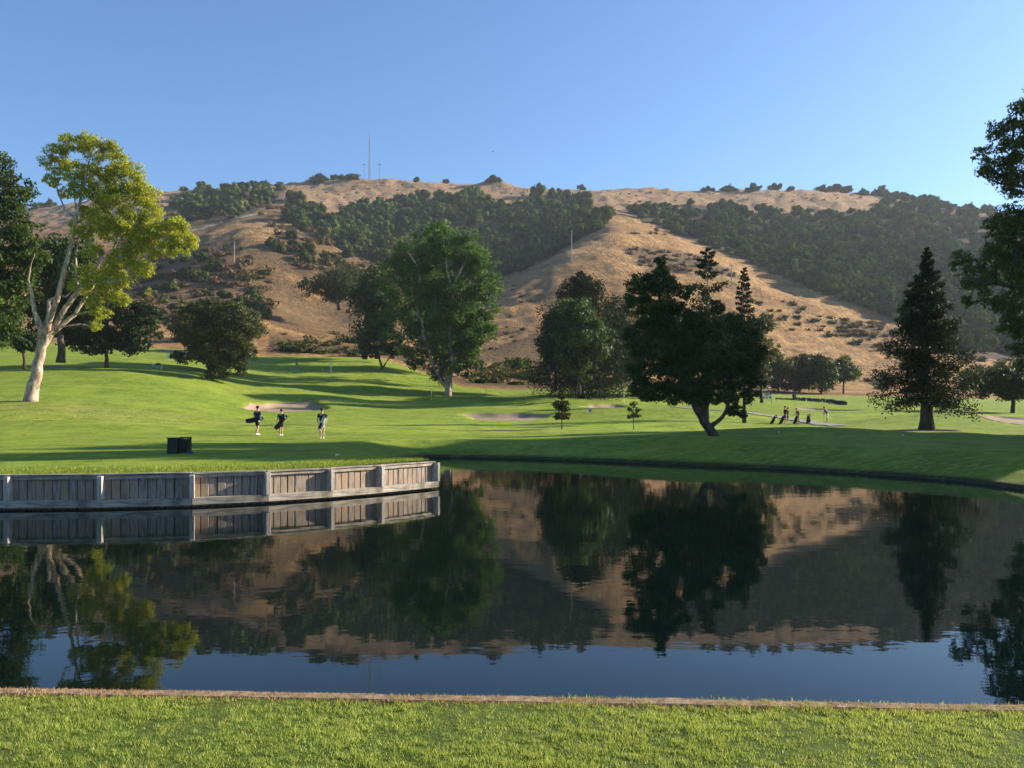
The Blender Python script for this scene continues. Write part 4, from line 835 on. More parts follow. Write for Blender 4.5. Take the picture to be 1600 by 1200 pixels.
def place(name, me, p, r, hz=1.0, **k):
    o = link(name, me, None, (p.x, p.y, p.z - .15 * r), random.uniform(0, 6.28)); o.scale = (r, r * random.uniform(.85, 1.1), r * hz * random.uniform(.85, 1.15)); return prop(o, **k)

LM = [(120, 'behind the pale gum'), (260, 'above the rounded tree'), (410, 'above the ragged oak'), (540, 'left of the grey-limbed oak'), (640, 'just left of the central gum'), (780, 'behind the central gum'), (880, 'left of the broad pine'), (1010, 'above the broad pine'), (1130, 'above the leaning tree'),
      (1210, 'above the slender pine'), (1350, 'above the row of trees'), (1430, 'left of the redwood'), (1520, 'behind the redwood'), (9999, 'behind the right-edge gum')]
ORD = ['first', 'second', 'third', 'fourth', 'fifth', 'sixth', 'seventh', 'eighth', 'ninth', 'tenth', 'eleventh', 'twelfth', 'thirteenth', 'fourteenth', 'fifteenth', 'sixteenth', 'seventeenth', 'eighteenth', 'nineteenth', 'twentieth'] + ['twenty-' + w_ for w_ in ('first', 'second', 'third', 'fourth', 'fifth', 'sixth', 'seventh', 'eighth', 'ninth', 'tenth')]
def label_rows(items, what, where):
    'items: (object, column, row); labels by place: band, landmark, order from the left'
    ys = sorted(i[2] for i in items); n = len(ys); cuts = [ys[n // 3], ys[2 * n // 3]] if n > 14 else [1e9, 1e9]; cell = {}
    for o, x, y in items:
        cell.setdefault(((0 if y < cuts[0] else 1 if y < cuts[1] else 2) if n > 14 else 3, next(l for c, l in LM if x < c)), []).append((x, o))
    for (bd, lm), L in cell.items():
        L.sort(key=lambda q_: q_[0]); b_ = ('upper ', 'middle ', 'lower ', '')[bd]
        for k, (x, o) in enumerate(L): o['label'] = (f'{ORD[k]} {what} from left, {b_}{where}, {lm}' if len(L) > 1 and k < 30 else f'{what} in the {b_}{where}, {lm}')
# skyline trees, one by one
for (x, y, r, lab) in [(495, 279, 15, 'large rounded oak on the ridge left of the antenna mast'), (523, 276, 8, 'small oak on the ridge between the large rounded oak and the mast'), (537, 273, 8, 'low oak touching the windswept oak left of the mast'), (551, 270, 11, 'windswept oak on the crest just left of the antenna mast'),
        (650, 274, 5, 'lone tiny upright tree on the bare crest right of the mast'), (771, 273, 12, 'domed oak on the rocky knob of the ridge'), (697, 286, 6, 'small bush-like oak on the ridge between mast and rocky knob'), (909, 283, 8, 'lone round tree on the bare skyline above the golden spur'), (437, 285, 6, 'small round oak on the left skyline right of the pole'),
        (288, 293, 10, 'flat oak on the skyline at the far left of the bare ridge'), (310, 295, 6, 'low oak beside the flat oak on the left skyline'), (352, 290, 9, 'oak at the left end of the dark wood on the skyline'), (415, 290, 11, 'dark oak clump on the skyline by the left pole'), (372, 291, 12, 'broad oak above the dark wood on the left skyline'),
        (1108, 292, 11, 'flat dark thicket on the skyline above the right wood, left half'), (1140, 294, 13, 'flat dark thicket on the skyline above the right wood, middle'), (1175, 294, 12, 'flat dark thicket on the skyline above the right wood, right half'), (1212, 288, 11, 'dark oak on the right skyline beside the thicket'), (1235, 291, 6, 'small scrub on the skyline right of the dark oak'),
        (1287, 287, 12, 'leftmost oak of the row on the right skyline'), (1304, 284, 10, 'spiky topped oak in the right skyline row'), (1322, 288, 11, 'squared oak in the right skyline row'), (1350, 295, 10, 'small oak left of the airy skyline oak'), (1376, 296, 14, 'broad airy oak on the descending right skyline'), (1398, 304, 13, 'dense oak on the descending right skyline'),
        (1418, 310, 14, 'tall dark oak on the descending right skyline'), (1448, 315, 14, 'overhanging oak where the right skyline drops'), (1437, 325, 13, 'dark oak below the overhanging one on the right skyline'), (1515, 333, 13, 'oak on the low saddle at the right skyline'), (1540, 330, 13, 'second oak on the low saddle near the right edge'), (1500, 340, 11, 'oak on the slope of the low saddle'),
        (60, 330, 12, 'oak on the distant left skyline behind the pale gum'), (80, 325, 12, 'round oak on the left skyline behind the gum crown'), (35, 333, 12, 'oak low on the left skyline near the dark gum')]:
    u = (x - 800) / F; dd = _hd[(_hd > 520)]; z = height(u * dd, dd, True); k = int(np.argmax((z - H) / dd)); d = dd[k] - 6; p = Vector((u * d, d, gh(u * d, d)))
    rr = r * d / F; yc = HOR - (p.z - H) / d * F; p.z += max(0, min(1.0, (yc - y - r * .9) * d / F))
    p.z -= rr * .15; place('hill_oak', OAKM[(x * 7) % 5], p, rr * 1.25, 1.0 if r > 7 else 1.25, label=lab, cat='tree')

def scatter(P, sx, sy, seed, r0, r1, dmin=230, keep=1.0):
    rd = random.Random(seed); xs = [p[0] for p in P]; ys = [p[1] for p in P]; out = []; y = min(ys)
    while y < max(ys):
        x = min(xs) + rd.random() * sx
        while x < max(xs):
            px, py = x + rd.uniform(-.45, .45) * sx, y + rd.uniform(-.45, .45) * sy
            if inpoly(np.array([px]), np.array([py]), P)[0] and rd.random() < keep:
                p = hit(px, py, dmin); r = rd.uniform(r0, r1); out.append((r * F / p.y, px, py, p, r))
            x += sx
        y += sy
    return out
wood = []
for key, sx, sy in (('A', 16, 9), ('B', 17, 10), ('C', 18, 9)):
    for c in scatter(WOODS[key], sx, sy, ord(key), 3.8, 10.5): wood.append((c, key))
for i, (x, y, r) in enumerate([(535,322,9),(500,345,12),(560,330,9),(465,325,9),(985,320,9),(1075,325,8),(700,300,6),(352,385,6),(378,385,6)]):
    p = hit(x, y + r, 230); rr = r * p.y / F; wood.append(((r * 1.3, x, y, p, rr), 'A' if x < 900 else 'B'))
wood.sort(key=lambda w_: -w_[0][0])
LABW = {'A': 'ravine wood', 'B': 'right hillside wood', 'C': 'small skyline wood'}
IT = {'A': [], 'B': [], 'C': []}
GRW = {'A': 'oaks of the ravine wood left of the spur', 'B': 'oaks of the hillside wood right of the spur', 'C': 'oaks of the small wood under the left skyline'}
for (c, key) in wood[:250]:
    px, r, p, rr = c[0], c[1], c[3], c[4]; IT[key].append((place('hill_oak', OAKM[random.randrange(5)], p, rr, random.uniform(.95, 1.3), cat='tree', group=GRW[key]), c[1], c[2]))
for key in IT: label_rows(IT[key], 'oak', LABW[key])
rest = wood[250:]; VV = []; FQ = []; off = 0
OL = [oak_mesh(s + 50, 'oak', n=120) for s in range(3)]
for (c, key) in rest:
    v, f, mi, l = OL[random.randrange(3)]; v = v.copy(); a = random.uniform(0, 6.28); rr = c[4]; ca, sa = math.cos(a), math.sin(a)
    v = np.stack([v[:, 0] * ca - v[:, 1] * sa, v[:, 0] * sa + v[:, 1] * ca, v[:, 2] * random.uniform(1, 1.3)], -1) * rr + np.array([c[3].x, c[3].y, c[3].z - .15 * rr])
    VV.append(v); FQ.append(np.concatenate([f[0], f[1], f[2]]) + off); off += len(v)
if VV: prop(link('oak_woodland', np_mesh('oak_woodland', np.concatenate(VV), np.concatenate(FQ), M['oak'])), label='far oak woodland filling the gaps of the wooded hillsides', cat='woodland', kind='stuff')
print('wood', len(wood))

# scattered oaks and brush on the open slopes
sc1 = scatter([(420,345),(500,362),(600,400),(650,440),(560,440),(470,420),(420,385)], 19, 10, 3, 2.6, 5.0, 230, .95)
IL = []
for c in sc1: IL.append((place('bare_oak', SHR[random.choice((0, 2))] if random.random() < .75 else OAKM[2], c[3], c[4], 1.2, cat='tree', group='half-bare oaks on the lower left slope'), c[1], c[2]))
label_rows(IL, 'half-bare oak', 'slope below ravine')
sc2 = scatter([(200,400),(320,380),(400,400),(430,450),(420,520),(300,530),(190,540)], 20, 12, 4, 2.2, 5.6, 225, .95)
IL = []
for c in sc2: IL.append((place('hill_bush', SHR[random.choice((0, 2, 0, 1))] if random.random() < .72 else OAKM[random.randrange(5)], c[3], c[4], 1.0, cat='bush', group='bushes on the lower left slope'), c[1], c[2]))
label_rows(IL, 'bush', 'brown left slope')
sc2b = scatter([(180,330),(300,318),(440,320),(470,345),(400,340),(300,365),(180,400)], 22, 10, 14, 2.5, 6.5, 330, .85)
IL = []
for c in sc2b: IL.append((place('hill_bush', OAKM[random.randrange(5)] if random.random() < .6 else SHR[0], c[3], c[4], .9, cat='bush', group='bushes on the upper left slope'), c[1], c[2]))
label_rows(IL, 'bush', 'dim slope under the left skyline')
sc3 = scatter([(640,470),(700,440),(790,450),(830,520),(760,560),(640,520)], 20, 10, 31, .6, 1.6, 230, .7) + scatter([(1190,455),(1260,480),(1330,510),(1400,530),(1400,560),(1300,530),(1200,500),(1180,480)], 17, 8, 5, 1.0, 2.6, 230, .75) + scatter([(800,440),(860,455),(850,475),(790,470)], 14, 8, 6, .8, 1.6, 230, .6)
IL = []
for c in sc3: IL.append((place('spur_shrub', SHR[random.choice((1, 3, 4))], c[3], c[4], 1.15, cat='shrub', group='green shrubs on the golden spur'), c[1], c[2]))
label_rows(IL, 'green shrub', 'golden spur slope')
sc4 = scatter([(975,395),(1010,385),(1090,398),(1180,440),(1100,425),(1010,425)], 15, 8, 7, 2.0, 3.6, 230, .95) + scatter([(1290,500),(1340,498),(1420,516),(1420,530),(1330,528)], 15, 7, 8, 1.8, 3.0, 230, .95) + scatter([(1010,350),(1050,370),(1065,380),(1015,365)], 10, 6, 9, 1.4, 2.6, 230, .9)
IL = []
for c in sc4: IL.append((place('spur_brush', SHR[random.choice((0, 2))], c[3], c[4], 1.05, cat='brush', group='grey brush clumps on the golden spur'), c[1], c[2]))
label_rows(IL, 'grey brush clump', 'golden spur slope')
sc5 = scatter([(430,533),(560,528),(670,545),(670,560),(440,560)], 18, 12, 10, 2.2, 3.8, 188, 1) + scatter([(745,575),(830,560),(860,590),(860,602),(740,600)], 17, 10, 11, 2.6, 4.4, 170, 1) + scatter([(940,575),(1000,570),(1000,600),(940,604)], 17, 10, 12, 2.0, 3.4, 180, 1)
IL = []
for c in sc5:
    p = c[3]
    IL.append((place('hedge_bush', SHR[random.choice((1, 3, 4, 1))], p, c[4], 1.0, cat='bush', group='hedge bushes along the hill foot'), c[1], c[2]))
label_rows(IL, 'hedge bush', 'hill-foot hedge')
sc6 = scatter([(1340,590),(1400,585),(1420,600),(1380,610)], 14, 8, 13, 1.6, 2.8, 210, 1) + scatter([(1500,560),(1620,560),(1620,612),(1500,612)], 20, 12, 15, 2.4, 4.0, 230, .9)
IL = []
for c in sc6: IL.append((place('foot_bush', SHR[random.choice((1, 0, 3))], c[3], c[4], .9, cat='bush', group='bushes at the right hill foot'), c[1], c[2]))
label_rows(IL, 'bush', 'right hill foot')
sc7 = scatter([(420,300),(580,284),(700,290),(1050,302),(1350,300),(1350,318),(1050,322),(700,302),(520,330)], 17, 6, 16, .7, 2.4, 500, .6)
IL = []
for c in sc7: IL.append((place('ridge_bush', SHR[random.choice((0, 3))], c[3], c[4], .7, cat='bush', group='tiny bushes on the upper ridge'), c[1], c[2]))
label_rows(IL, 'tiny bush', 'bare upper ridge')
for x, y, r, m_, lab in [(990, 357, 13, 0, 'reddish brown flat thicket near the top of the golden spur'), (522, 516, 11, 1, 'round green bush on the shaded tan slope above the far tee'), (443, 519, 7, 3, 'small dark bush on the shaded tan slope'), (1237, 512, 7, 3, 'dark round bush on the spur above the row of trees'), (1305, 519, 10, 1, 'pale green round bush lowest on the right of the spur'), (815, 470, 6, 3, 'dark bush at the left foot of the spur')]:
    p = hit(x, y + r * .6, 200); place('thicket', SHR[m_], p, r * p.y / F, .5 if y == 357 else .9, label=lab, cat='bush')

# ------------------------------------------------------------------ masts and poles
def mast():
    p = hit(577, 279, 500); d = p.y; s = d / F; root = empty('antenna_mast', p, label='tall thin lattice antenna mast on the highest part of the ridge', cat='mast'); hh = 72 * s; mb = MB(); a = 1.1
    for k in range(3): mb.tube([(math.cos(k * 2.094) * a, math.sin(k * 2.094) * a, -1), (math.cos(k * 2.094) * a * .35, math.sin(k * 2.094) * a * .35, hh * .8)], .16, 4)
    mb.build('mast_legs', M['mast'], root); mb = MB(); n = 20
    for i in range(n):
        for k in range(3):
            z0, z1 = hh * .8 * i / n, hh * .8 * (i + 1) / n; r0 = a * (1 - .65 * i / n); r1 = a * (1 - .65 * (i + 1) / n)
            mb.tube([(math.cos(k * 2.094) * r0, math.sin(k * 2.094) * r0, z0), (math.cos(k * 2.094 + 2.094) * r1, math.sin(k * 2.094 + 2.094) * r1, z1)], .08, 3, False)
    prop(mb.build('bracing', M['mast'], root), kind='stuff'); MB().tube([(0, 0, hh * .78), (0, 0, hh)], [.22, .14], 5).build('antenna_rod', M['mast'], root)
    for x, y0, y1, lab in ((569, 257, 277, 'short T-topped steel pole just left of the mast'), (593, 255, 277, 'T-topped steel pole right of the mast')):
        p = hit(x, 280, 500); s = p.y / F; r = empty('utility_pole', p, label=lab, cat='pole'); MB().tube([(0, 0, -1), (0, 0, 23 * s)], .2, 6).build('shaft', M['mast'], r); MB().box((0, 0, 22.5 * s), (6 * s, .3, .35)).build('cross_arm', M['mast'], r)
mast()
for x, y0, y1, lab in ((455, 290, 316, 'pale wooden pole on the upper left slope near the ravine wood'), (893, 361, 409, 'tall wooden pole on the left edge of the golden spur'), (1143, 414, 447, 'weathered wooden pole low on the spur behind the slender pine'), (366, 377, 410, 'wooden pole with lamp head on the left brown slope')):
    p = hit(x, y1, 230); s = p.y / F; r = empty('utility_pole', p, label=lab, cat='pole'); hh = (y1 - y0) * s
    MB().tube([(0, 0, -1), (0, 0, hh)], [.22, .15], 6).build('shaft', M['pole'], r); MB().box((0, 0, hh - .5), (1.6 if x != 893 else .7, .16, .2)).build('cross_arm', M['pole'], r)
# bird
b_ = empty('bird', (at(770, 160)[0], 160, H + (HOR - 237) / F * 160), label='tiny dark bird flying in the sky above the ridge', cat='bird')
MB().ball((0, 0, 0), (.28, .09, .08)).ball((.28, 0, .03), .06).add([(-.28, -.02, 0), (-.5, -.1, 0), (-.5, .1, 0), (-.28, .02, 0)], [(0, 1, 2, 3)]).build('body', M['black'], b_, smooth=True)
for sg in (-1, 1): MB().add([(.12, sg * .05, .02), (.05, sg * .4, .16), (-.1, sg * .75, .1), (-.14, sg * .4, .1), (-.15, sg * .05, .0)], [(0, 1, 2, 3, 4), (4, 3, 2, 1, 0)]).build('wing', M['black'], b_)
b_.scale = (.55, .55, .55)

# ------------------------------------------------------------------ golf furniture
def flag(x, d, col, lab, hh=2.13):
    p = spot(x, d); r = empty('golf_flag', p, label=lab, cat='flag'); MB().tube([(0, 0, -.1), (0, 0, hh)], .014 + d * .00012, 6).build('pole', M['white'], r)
    mb = MB(); vs = []; fs = []
    for i in range(7):
        t = i / 6; vs += [(-.02 + .16 * t + .0, .05 * math.sin(t * 5), hh - .02 - .25 * t), (-.0 + .10 * t, .05 * math.sin(t * 5 + .5), hh - .52 - .10 * t)]
    for i in range(6): fs.append((2 * i, 2 * i + 1, 2 * i + 3, 2 * i + 2))
    mb.add(vs, fs); mb.build('cloth', M[col], r); MB().tube([(.0, .0, .005), (0, 0, .03)], .06, 10).build('cup', M['white'], r)
flag(674, 132, 'white', 'white flag on a thin pole in the central green')
flag(975, 120, 'yellow', 'yellow flag on the green right of the broad pine')
def sign(x, d, w_, h_, lab, emblem):
    p = spot(x, d); r = empty('course_sign', p, label=lab, cat='sign')
    for sx in (-1, 1): MB().tube([(sx * w_ * .35, .03, -.1), (sx * w_ * .35, .03, h_ * .9)], .02, 5).build('leg', M['steel'], r)
    MB().box((0, 0, h_ * .62 + .08), (w_, .03, h_)).build('board', M['white'], r)
    if emblem:
        z = h_ * .62 + .08; mb = MB()
        mb.box((0, -.02, z + h_ * .12), (w_ * .5, .012, h_ * .22)); mb.box((0, -.02, z - h_ * .12), (w_ * .22, .012, h_ * .3)); mb.box((-w_ * .2, -.0205, z + h_ * .25), (w_ * .16, .012, h_ * .16), 0); mb.box((w_ * .2, -.0205, z + h_ * .25), (w_ * .16, .012, h_ * .16), 0)
        mb.build('emblem', M['navy'], r)
sign(922, 92, .48, .42, 'small white sign with a dark emblem on the grass by the third bunker', True)
sign(265, 150, .85, .62, 'small plain white sign on the upper left lawn edge', False)
def tee_bench():
    p = spot(246, 128); s = 128 / F; r = empty('bench_frame', p, label='small white framed bench on the upper left lawn', cat='bench'); w_ = 15 * s
    MB().box((0, 0, .42), (w_, .4, .06)).build('seat', M['cartwhite'], r); MB().box((0, .18, .75), (w_ * .5, .05, .28), 0).build('backrest', M['dgreen'], r)
    for sx in (-1, 0, 1):
        for sy in (-1, 1): MB().box((sx * w_ * .45, sy * .16, .1), (.08, .08, .60)).build('leg', M['cartwhite'], r)
    MB().box((-w_ * .48, 0, .5), (.06, .4, .5)).build('armrest', M['cartwhite'], r)
tee_bench()
def bins():
    p = hit(278, 706, 20); p = Vector((at(272, 28.8)[0], 28.8, gh(at(272, 28.8)[0], 28.8))); 
    r = empty('litter_box', p, label='dark green tapered box lying open in the shade on the near lawn', cat='bin')
    mb = MB(); mb.box((0, 0, .27), (.36, .36, .52), tx=.92, ty=.9); mb.build('body', M['dgreen'], r); MB().box((0, -.0, .545), (.40, .38, .03)).build('rim', M['dgreen'], r)
    MB().box((-.15, 0, .01), (.05, .3, .05)).build('foot', M['black'], r); MB().box((.15, 0, .01), (.05, .3, .05)).build('foot', M['black'], r)
    q = p + Vector((.40, .02, 0)); r = empty('slatted_bin', q, label='dark green slatted bin standing against the tapered box', cat='bin')
    MB().tube([(0, 0, .03), (0, 0, .5)], .155, 14).build('liner', M['black'], r)
    for i in range(16):
        a = i * math.pi / 8; MB().box((0, 0, 0), (.045, .02, .54)).build('slat', M['dgreen'], r, (math.cos(a) * .18, math.sin(a) * .18, .30), a + math.pi / 2)
    MB().tube([(0, 0, .55), (0, 0, .58)], [.2, .2], 16).build('hoop', M['dgreen'], r)
    q = p + Vector((.62, -.12, 0)); o = MB().tube([(-.06, 0, .03), (.06, 0, .035)], [.035, .03], 8).tube([(.06, 0, .035), (.1, 0, .04)], [.03, .012], 8).build('bottle', M['blue'], None, q); prop(o, label='small blue bottle on the grass at the foot of the slatted bin', cat='bottle')
bins()
p = hit(528, 712, 20); o = MB().ball((0, 0, .03), .03, 8, 6).tube([(-.06, 0, -.02), (-.06, 0, .06)], [.025, .02], 8).build('tee_marker', [M['white']], None, p); prop(o, label='small white tee marker near the tip of the peninsula lawn', cat='tee marker')
for x, y, lab in ((1217, 676, 'white golf ball on the sunlit lawn below the golfers at right'), (1411, 681, 'white golf ball at the edge of the shade below the redwood'), (117, 651, 'white golf ball on the left fairway right of the pale gum')):
    p = hit(x, y, 30); prop(MB().ball((0, 0, .03), .045).build('golf_ball', M['white'], None, p, smooth=True), label=lab, cat='golf ball')
# leaf litter under the pale gum
n = 2200; c = spot(95, 72); X = rng.normal(c.x + 2, 8, n); Y = rng.normal(c.y - 5, 7, n); V, Fq = leaf_quads(np.stack([X, Y, height(X, Y, True) + .05], -1), .11, .6, 0, .8)
prop(link('leaf_litter', np_mesh('leaf_litter', V, Fq, M['dry_straw'])), label='pale fallen leaves scattered on the lawn below the white-trunked gum', cat='fallen leaves', kind='stuff')
# posts on the far slopes
for x, d, hh, mat, lab in ((760, 150, 1.2, 'pole', 'short grey post in the shade right of the central gum'), (504, 159, .55, 'yellow', 'small tee marker post between the two golfers on the far tee'), (1206, 135, .8, 'pole', 'thin stake on the grass above the golfers at right')):
    p = spot(x, d); prop(MB().tube([(0, 0, -.1), (0, 0, hh * .9), (0, 0, hh)], [.06, .055, .02], 6).build('marker_post', M[mat], None, p), label=lab, cat='post')
# low rock wall at right
def rock_wall():
    P = hp((1213, 624), (1240, 625), (1270, 627), (1300, 629), (1322, 633)); r = empty('rock_wall', (*P[0], gh(*P[0])), label='low dark rock wall behind the far right green', cat='wall'); b0 = Vector((*P[0], gh(*P[0]))); mb = MB()
    for i in range(len(P) - 1):
        a, c = Vector((*P[i], 0)), Vector((*P[i + 1], 0)); n = int((c - a).length / .5)
        for k in range(n):
            for lv in range(1 + (i > 0)):
                q = a.lerp(c, (k + random.random() * .4) / n); z = gh(q.x, q.y) + .15 + lv * .28; mb.ball((q.x - b0.x, q.y - b0.y, z - b0.z), (random.uniform(.25, .4), random.uniform(.2, .3), random.uniform(.18, .26)), 6, 4)
    prop(mb.build('stones', M['rock'], r), kind='stuff')
rock_wall()
p = hit(1241, 624, 100); r = empty('litter_bin', p, label='black round litter bin standing by the low rock wall', cat='bin'); MB().tube([(0, 0, -.1), (0, 0, .85)], [.33, .4], 10).build('body', M['black'], r); MB().tube([(0, 0, .85), (0, 0, .95)], [.44, .3], 10).build('lid', M['black'], r)

def cart():
    p = hit(1196, 623, 120); r = empty('golf_cart', p, rz=R(200), label='cream golf cart with roof parked below the leaning tree crown at far right', cat='golf cart')
    MB().box((0, 0, .42), (2.2, 1.1, .22)).box((.85, 0, .62), (.5, 1.05, .42), tx=.6, ty=.95).box((-.65, 0, .62), (.8, 1.1, .3)).build('body', M['cartwhite'], r)
    MB().box((0, 0, 1.82), (1.75, 1.2, .07), tx=.96, ty=.94).build('roof', M['khaki'], r)
    for sx, sy in ((.62, .5), (.62, -.5), (-.75, .5), (-.75, -.5)): MB().tube([(sx, sy, .55), (sx * 1.0 - (.12 if sx > 0 else 0), sy, 1.8)], .025, 6).build('roof_strut', M['black'], r)
    MB().box((-.3, 0, .78), (.5, 1.0, .12)).box((-.58, 0, 1.05), (.1, 1.0, .42)).build('seat', M['khaki'], r); MB().box((.60, 0, 1.2), (.02, .95, .8)).build('windscreen', M['glass'], r)
    MB().tube([(.45, .25, .7), (.25, .25, 1.0)], .02, 5).tube([(.22, .1, 1.0), (.22, .4, 1.0)], .02, 5).build('steering_wheel', M['black'], r)
    for sx in (.78, -.72):
        for sy in (-.5, .5):
            w_ = MB().tube([(sx, sy - .09, .22), (sx, sy + .09, .22)], .22, 14).build('wheel', M['rubber'], r); MB().tube([(sx, sy - .1, .22), (sx, sy + .1, .22)], .11, 10).build('rim', M['steel'], w_)
    MB().tube([(-1.05, .2, .5), (-1.15, .2, 1.25)], .12, 8).tube([(-1.05, -.2, .5), (-1.15, -.2, 1.25)], .12, 8).build('bag_rack', M['black'], r)
cart()

# ------------------------------------------------------------------ people
def skin_obj(name, verts, edges, rad, mat, parent, root=0, lv=1):
    me = bpy.data.meshes.new(name); me.from_pydata(verts, edges, []); me.materials.append(mat)
    o = link(name, me, parent); m = o.modifiers.new('skin', 'SKIN'); m.use_smooth_shade = True; m.branch_smoothing = .4
    for i, sv in enumerate(me.skin_vertices[0].data): q = rad[i]; sv.radius = q if isinstance(q, tuple) else (q, q); sv.use_root = (i == root)
    s = o.modifiers.new('sub', 'SUBSURF'); s.levels = lv; s.render_levels = lv; return o

def person(p, rz, label, hgt=1.75, shirt='black', shorts='black', lean=0, stride=.25, armL=None, armR=None, hair='hair', long=False, cap=None, group=None):
    """x right, y forward (faces +y), z up; armL/armR: elbow and hand offsets from the shoulder"""
    k = hgt / 1.75; root = empty('person', p, rz, label=label, cat='person', group=group); root.scale = (k, k, k)
    sl_ = math.sin(lean); cl_ = math.cos(lean)
    def T(x, y, z): dz = z - .95; return (x, y + sl_ * dz + 0 * cl_, .95 + cl_ * dz)
    armL = armL or ((-.07, -.03, -.27), (-.05, .08, -.50)); armR = armR or ((.07, .03, -.27), (.05, -.02, -.52))
    st = stride / 2
    J = {'pelvis': (0, 0, .95), 'waist': T(0, 0, 1.10), 'chest': T(0, 0, 1.32), 'neck': T(0, .015, 1.47), 'head0': T(0, .02, 1.56), 'head1': T(0, .025, 1.66), 'head2': T(0, .02, 1.73),
         'sL': T(-.18, 0, 1.40), 'sR': T(.18, 0, 1.40), 'hipL': (-.09, 0, .88), 'hipR': (.09, 0, .88), 'kL': (-.10, st * .75, .49), 'kR': (.10, -st * .3, .49),
         'aL': (-.10, st, .09), 'aR': (.10, -st * 1.2, .10), 'tL': (-.11, st + .16, .035), 'tR': (.11, -st * 1.2 + .15, .04)}
    for s_, A_ in (('L', armL), ('R', armR)):
        b = J['s' + s_]; J['e' + s_] = tuple(b[i] + A_[0][i] for i in range(3)); J['h' + s_] = tuple(b[i] + A_[1][i] for i in range(3))
        d = Vector(J['h' + s_]) - Vector(J['e' + s_]); d.normalize(); J['f' + s_] = tuple(Vector(J['h' + s_]) + d * .10)
    rad = {'pelvis': (.14, .10), 'waist': (.125, .09), 'chest': (.15, .10), 'neck': .055, 'head0': (.07, .08), 'head1': (.082, .098), 'head2': (.055, .07), 'sL': .062, 'sR': .062, 'hipL': .085, 'hipR': .085, 'kL': .055, 'kR': .055, 'aL': .036, 'aR': .036, 'tL': (.04, .025), 'tR': (.04, .025),
           'eL': .04, 'eR': .04, 'hL': .027, 'hR': .027, 'fL': (.035, .018), 'fR': (.035, .018)}
    E = [('pelvis', 'waist'), ('waist', 'chest'), ('chest', 'neck'), ('neck', 'head0'), ('head0', 'head1'), ('head1', 'head2'), ('chest', 'sL'), ('chest', 'sR'), ('sL', 'eL'), ('eL', 'hL'), ('hL', 'fL'), ('sR', 'eR'), ('eR', 'hR'), ('hR', 'fR'), ('pelvis', 'hipL'), ('pelvis', 'hipR'), ('hipL', 'kL'), ('kL', 'aL'), ('aL', 'tL'), ('hipR', 'kR'), ('kR', 'aR'), ('aR', 'tR')]
    def sub(nm, names, mat, grow, over={}, root_='chest'):
        ix = {n_: i for i, n_ in enumerate(names)}; vs = [over.get(n_, J.get(n_)) for n_ in names]
        es = [(ix[a], ix[b]) for a, b in E if a in ix and b in ix]
        rr = [tuple(q * grow + .008 for q in rad[n_]) if isinstance(rad[n_], tuple) else rad[n_] * grow + .008 for n_ in names]
        return skin_obj(nm, vs, es, rr, mat, root, ix[root_])
    names = list(J); ix = {n_: i for i, n_ in enumerate(names)}
    body = skin_obj('body', [J[n_] for n_ in names], [(ix[a], ix[b]) for a, b in E], [rad[n_] for n_ in names], M['skin'], root, ix['pelvis'])
    mb = MB(); hc = Vector(J['head1']); mb.ball(tuple(hc + Vector((0, .105, -.03))), (.014, .022, .02), 6, 4)
    for sx in (-1, 1): mb.ball(tuple(hc + Vector((sx * .088, 0, -.02))), (.012, .022, .03), 6, 4)
    mb.build('ears_and_nose', M['skin'], root, smooth=True)
    mb = MB()
    for sx in (-1, 1): mb.ball(tuple(hc + Vector((sx * .032, .092, .005))), .011, 6, 4)
    mb.box(tuple(hc + Vector((0, .096, -.068))), (.045, .01, .008)); mb.build('face_details', M['hair'], root)
    mid = lambda a, b, t: tuple(Vector(J[a]).lerp(Vector(J[b]), t))
    sub('shirt', ['pelvis', 'waist', 'chest', 'sL', 'sR', 'eL', 'eR', 'neck'], M[shirt], 1.32, {'eL': mid('sL', 'eL', .8), 'eR': mid('sR', 'eR', .8), 'neck': mid('chest', 'neck', .8)})
    sub('shorts', ['waist', 'pelvis', 'hipL', 'hipR', 'kL', 'kR'] + (['aL', 'aR'] if long else []), M[shorts], 1.18, {'waist': mid('pelvis', 'waist', .5)} if long else {'waist': mid('pelvis', 'waist', .5), 'kL': mid('hipL', 'kL', .9), 'kR': mid('hipR', 'kR', .9)}, 'pelvis')
    mb = MB(); mb.ball(tuple(hc + Vector((0, -.018, .025))), (.098, .108, .095), 10, 7)
    if cap: mb.box(tuple(hc + Vector((0, .12, .045))), (.13, .10, .015))
    mb.build('hat' if cap else 'hair', M[cap or hair], root, smooth=True)
    for sd in 'LR':
        a, t_ = Vector(J['a' + sd]), Vector(J['t' + sd]); MB().tube([a + Vector((0, -.06, -.035)), a + Vector((0, .02, -.02)), t_], [.038, .044, .03], 8).build('shoe', M['white'], root, smooth=True)
    return root

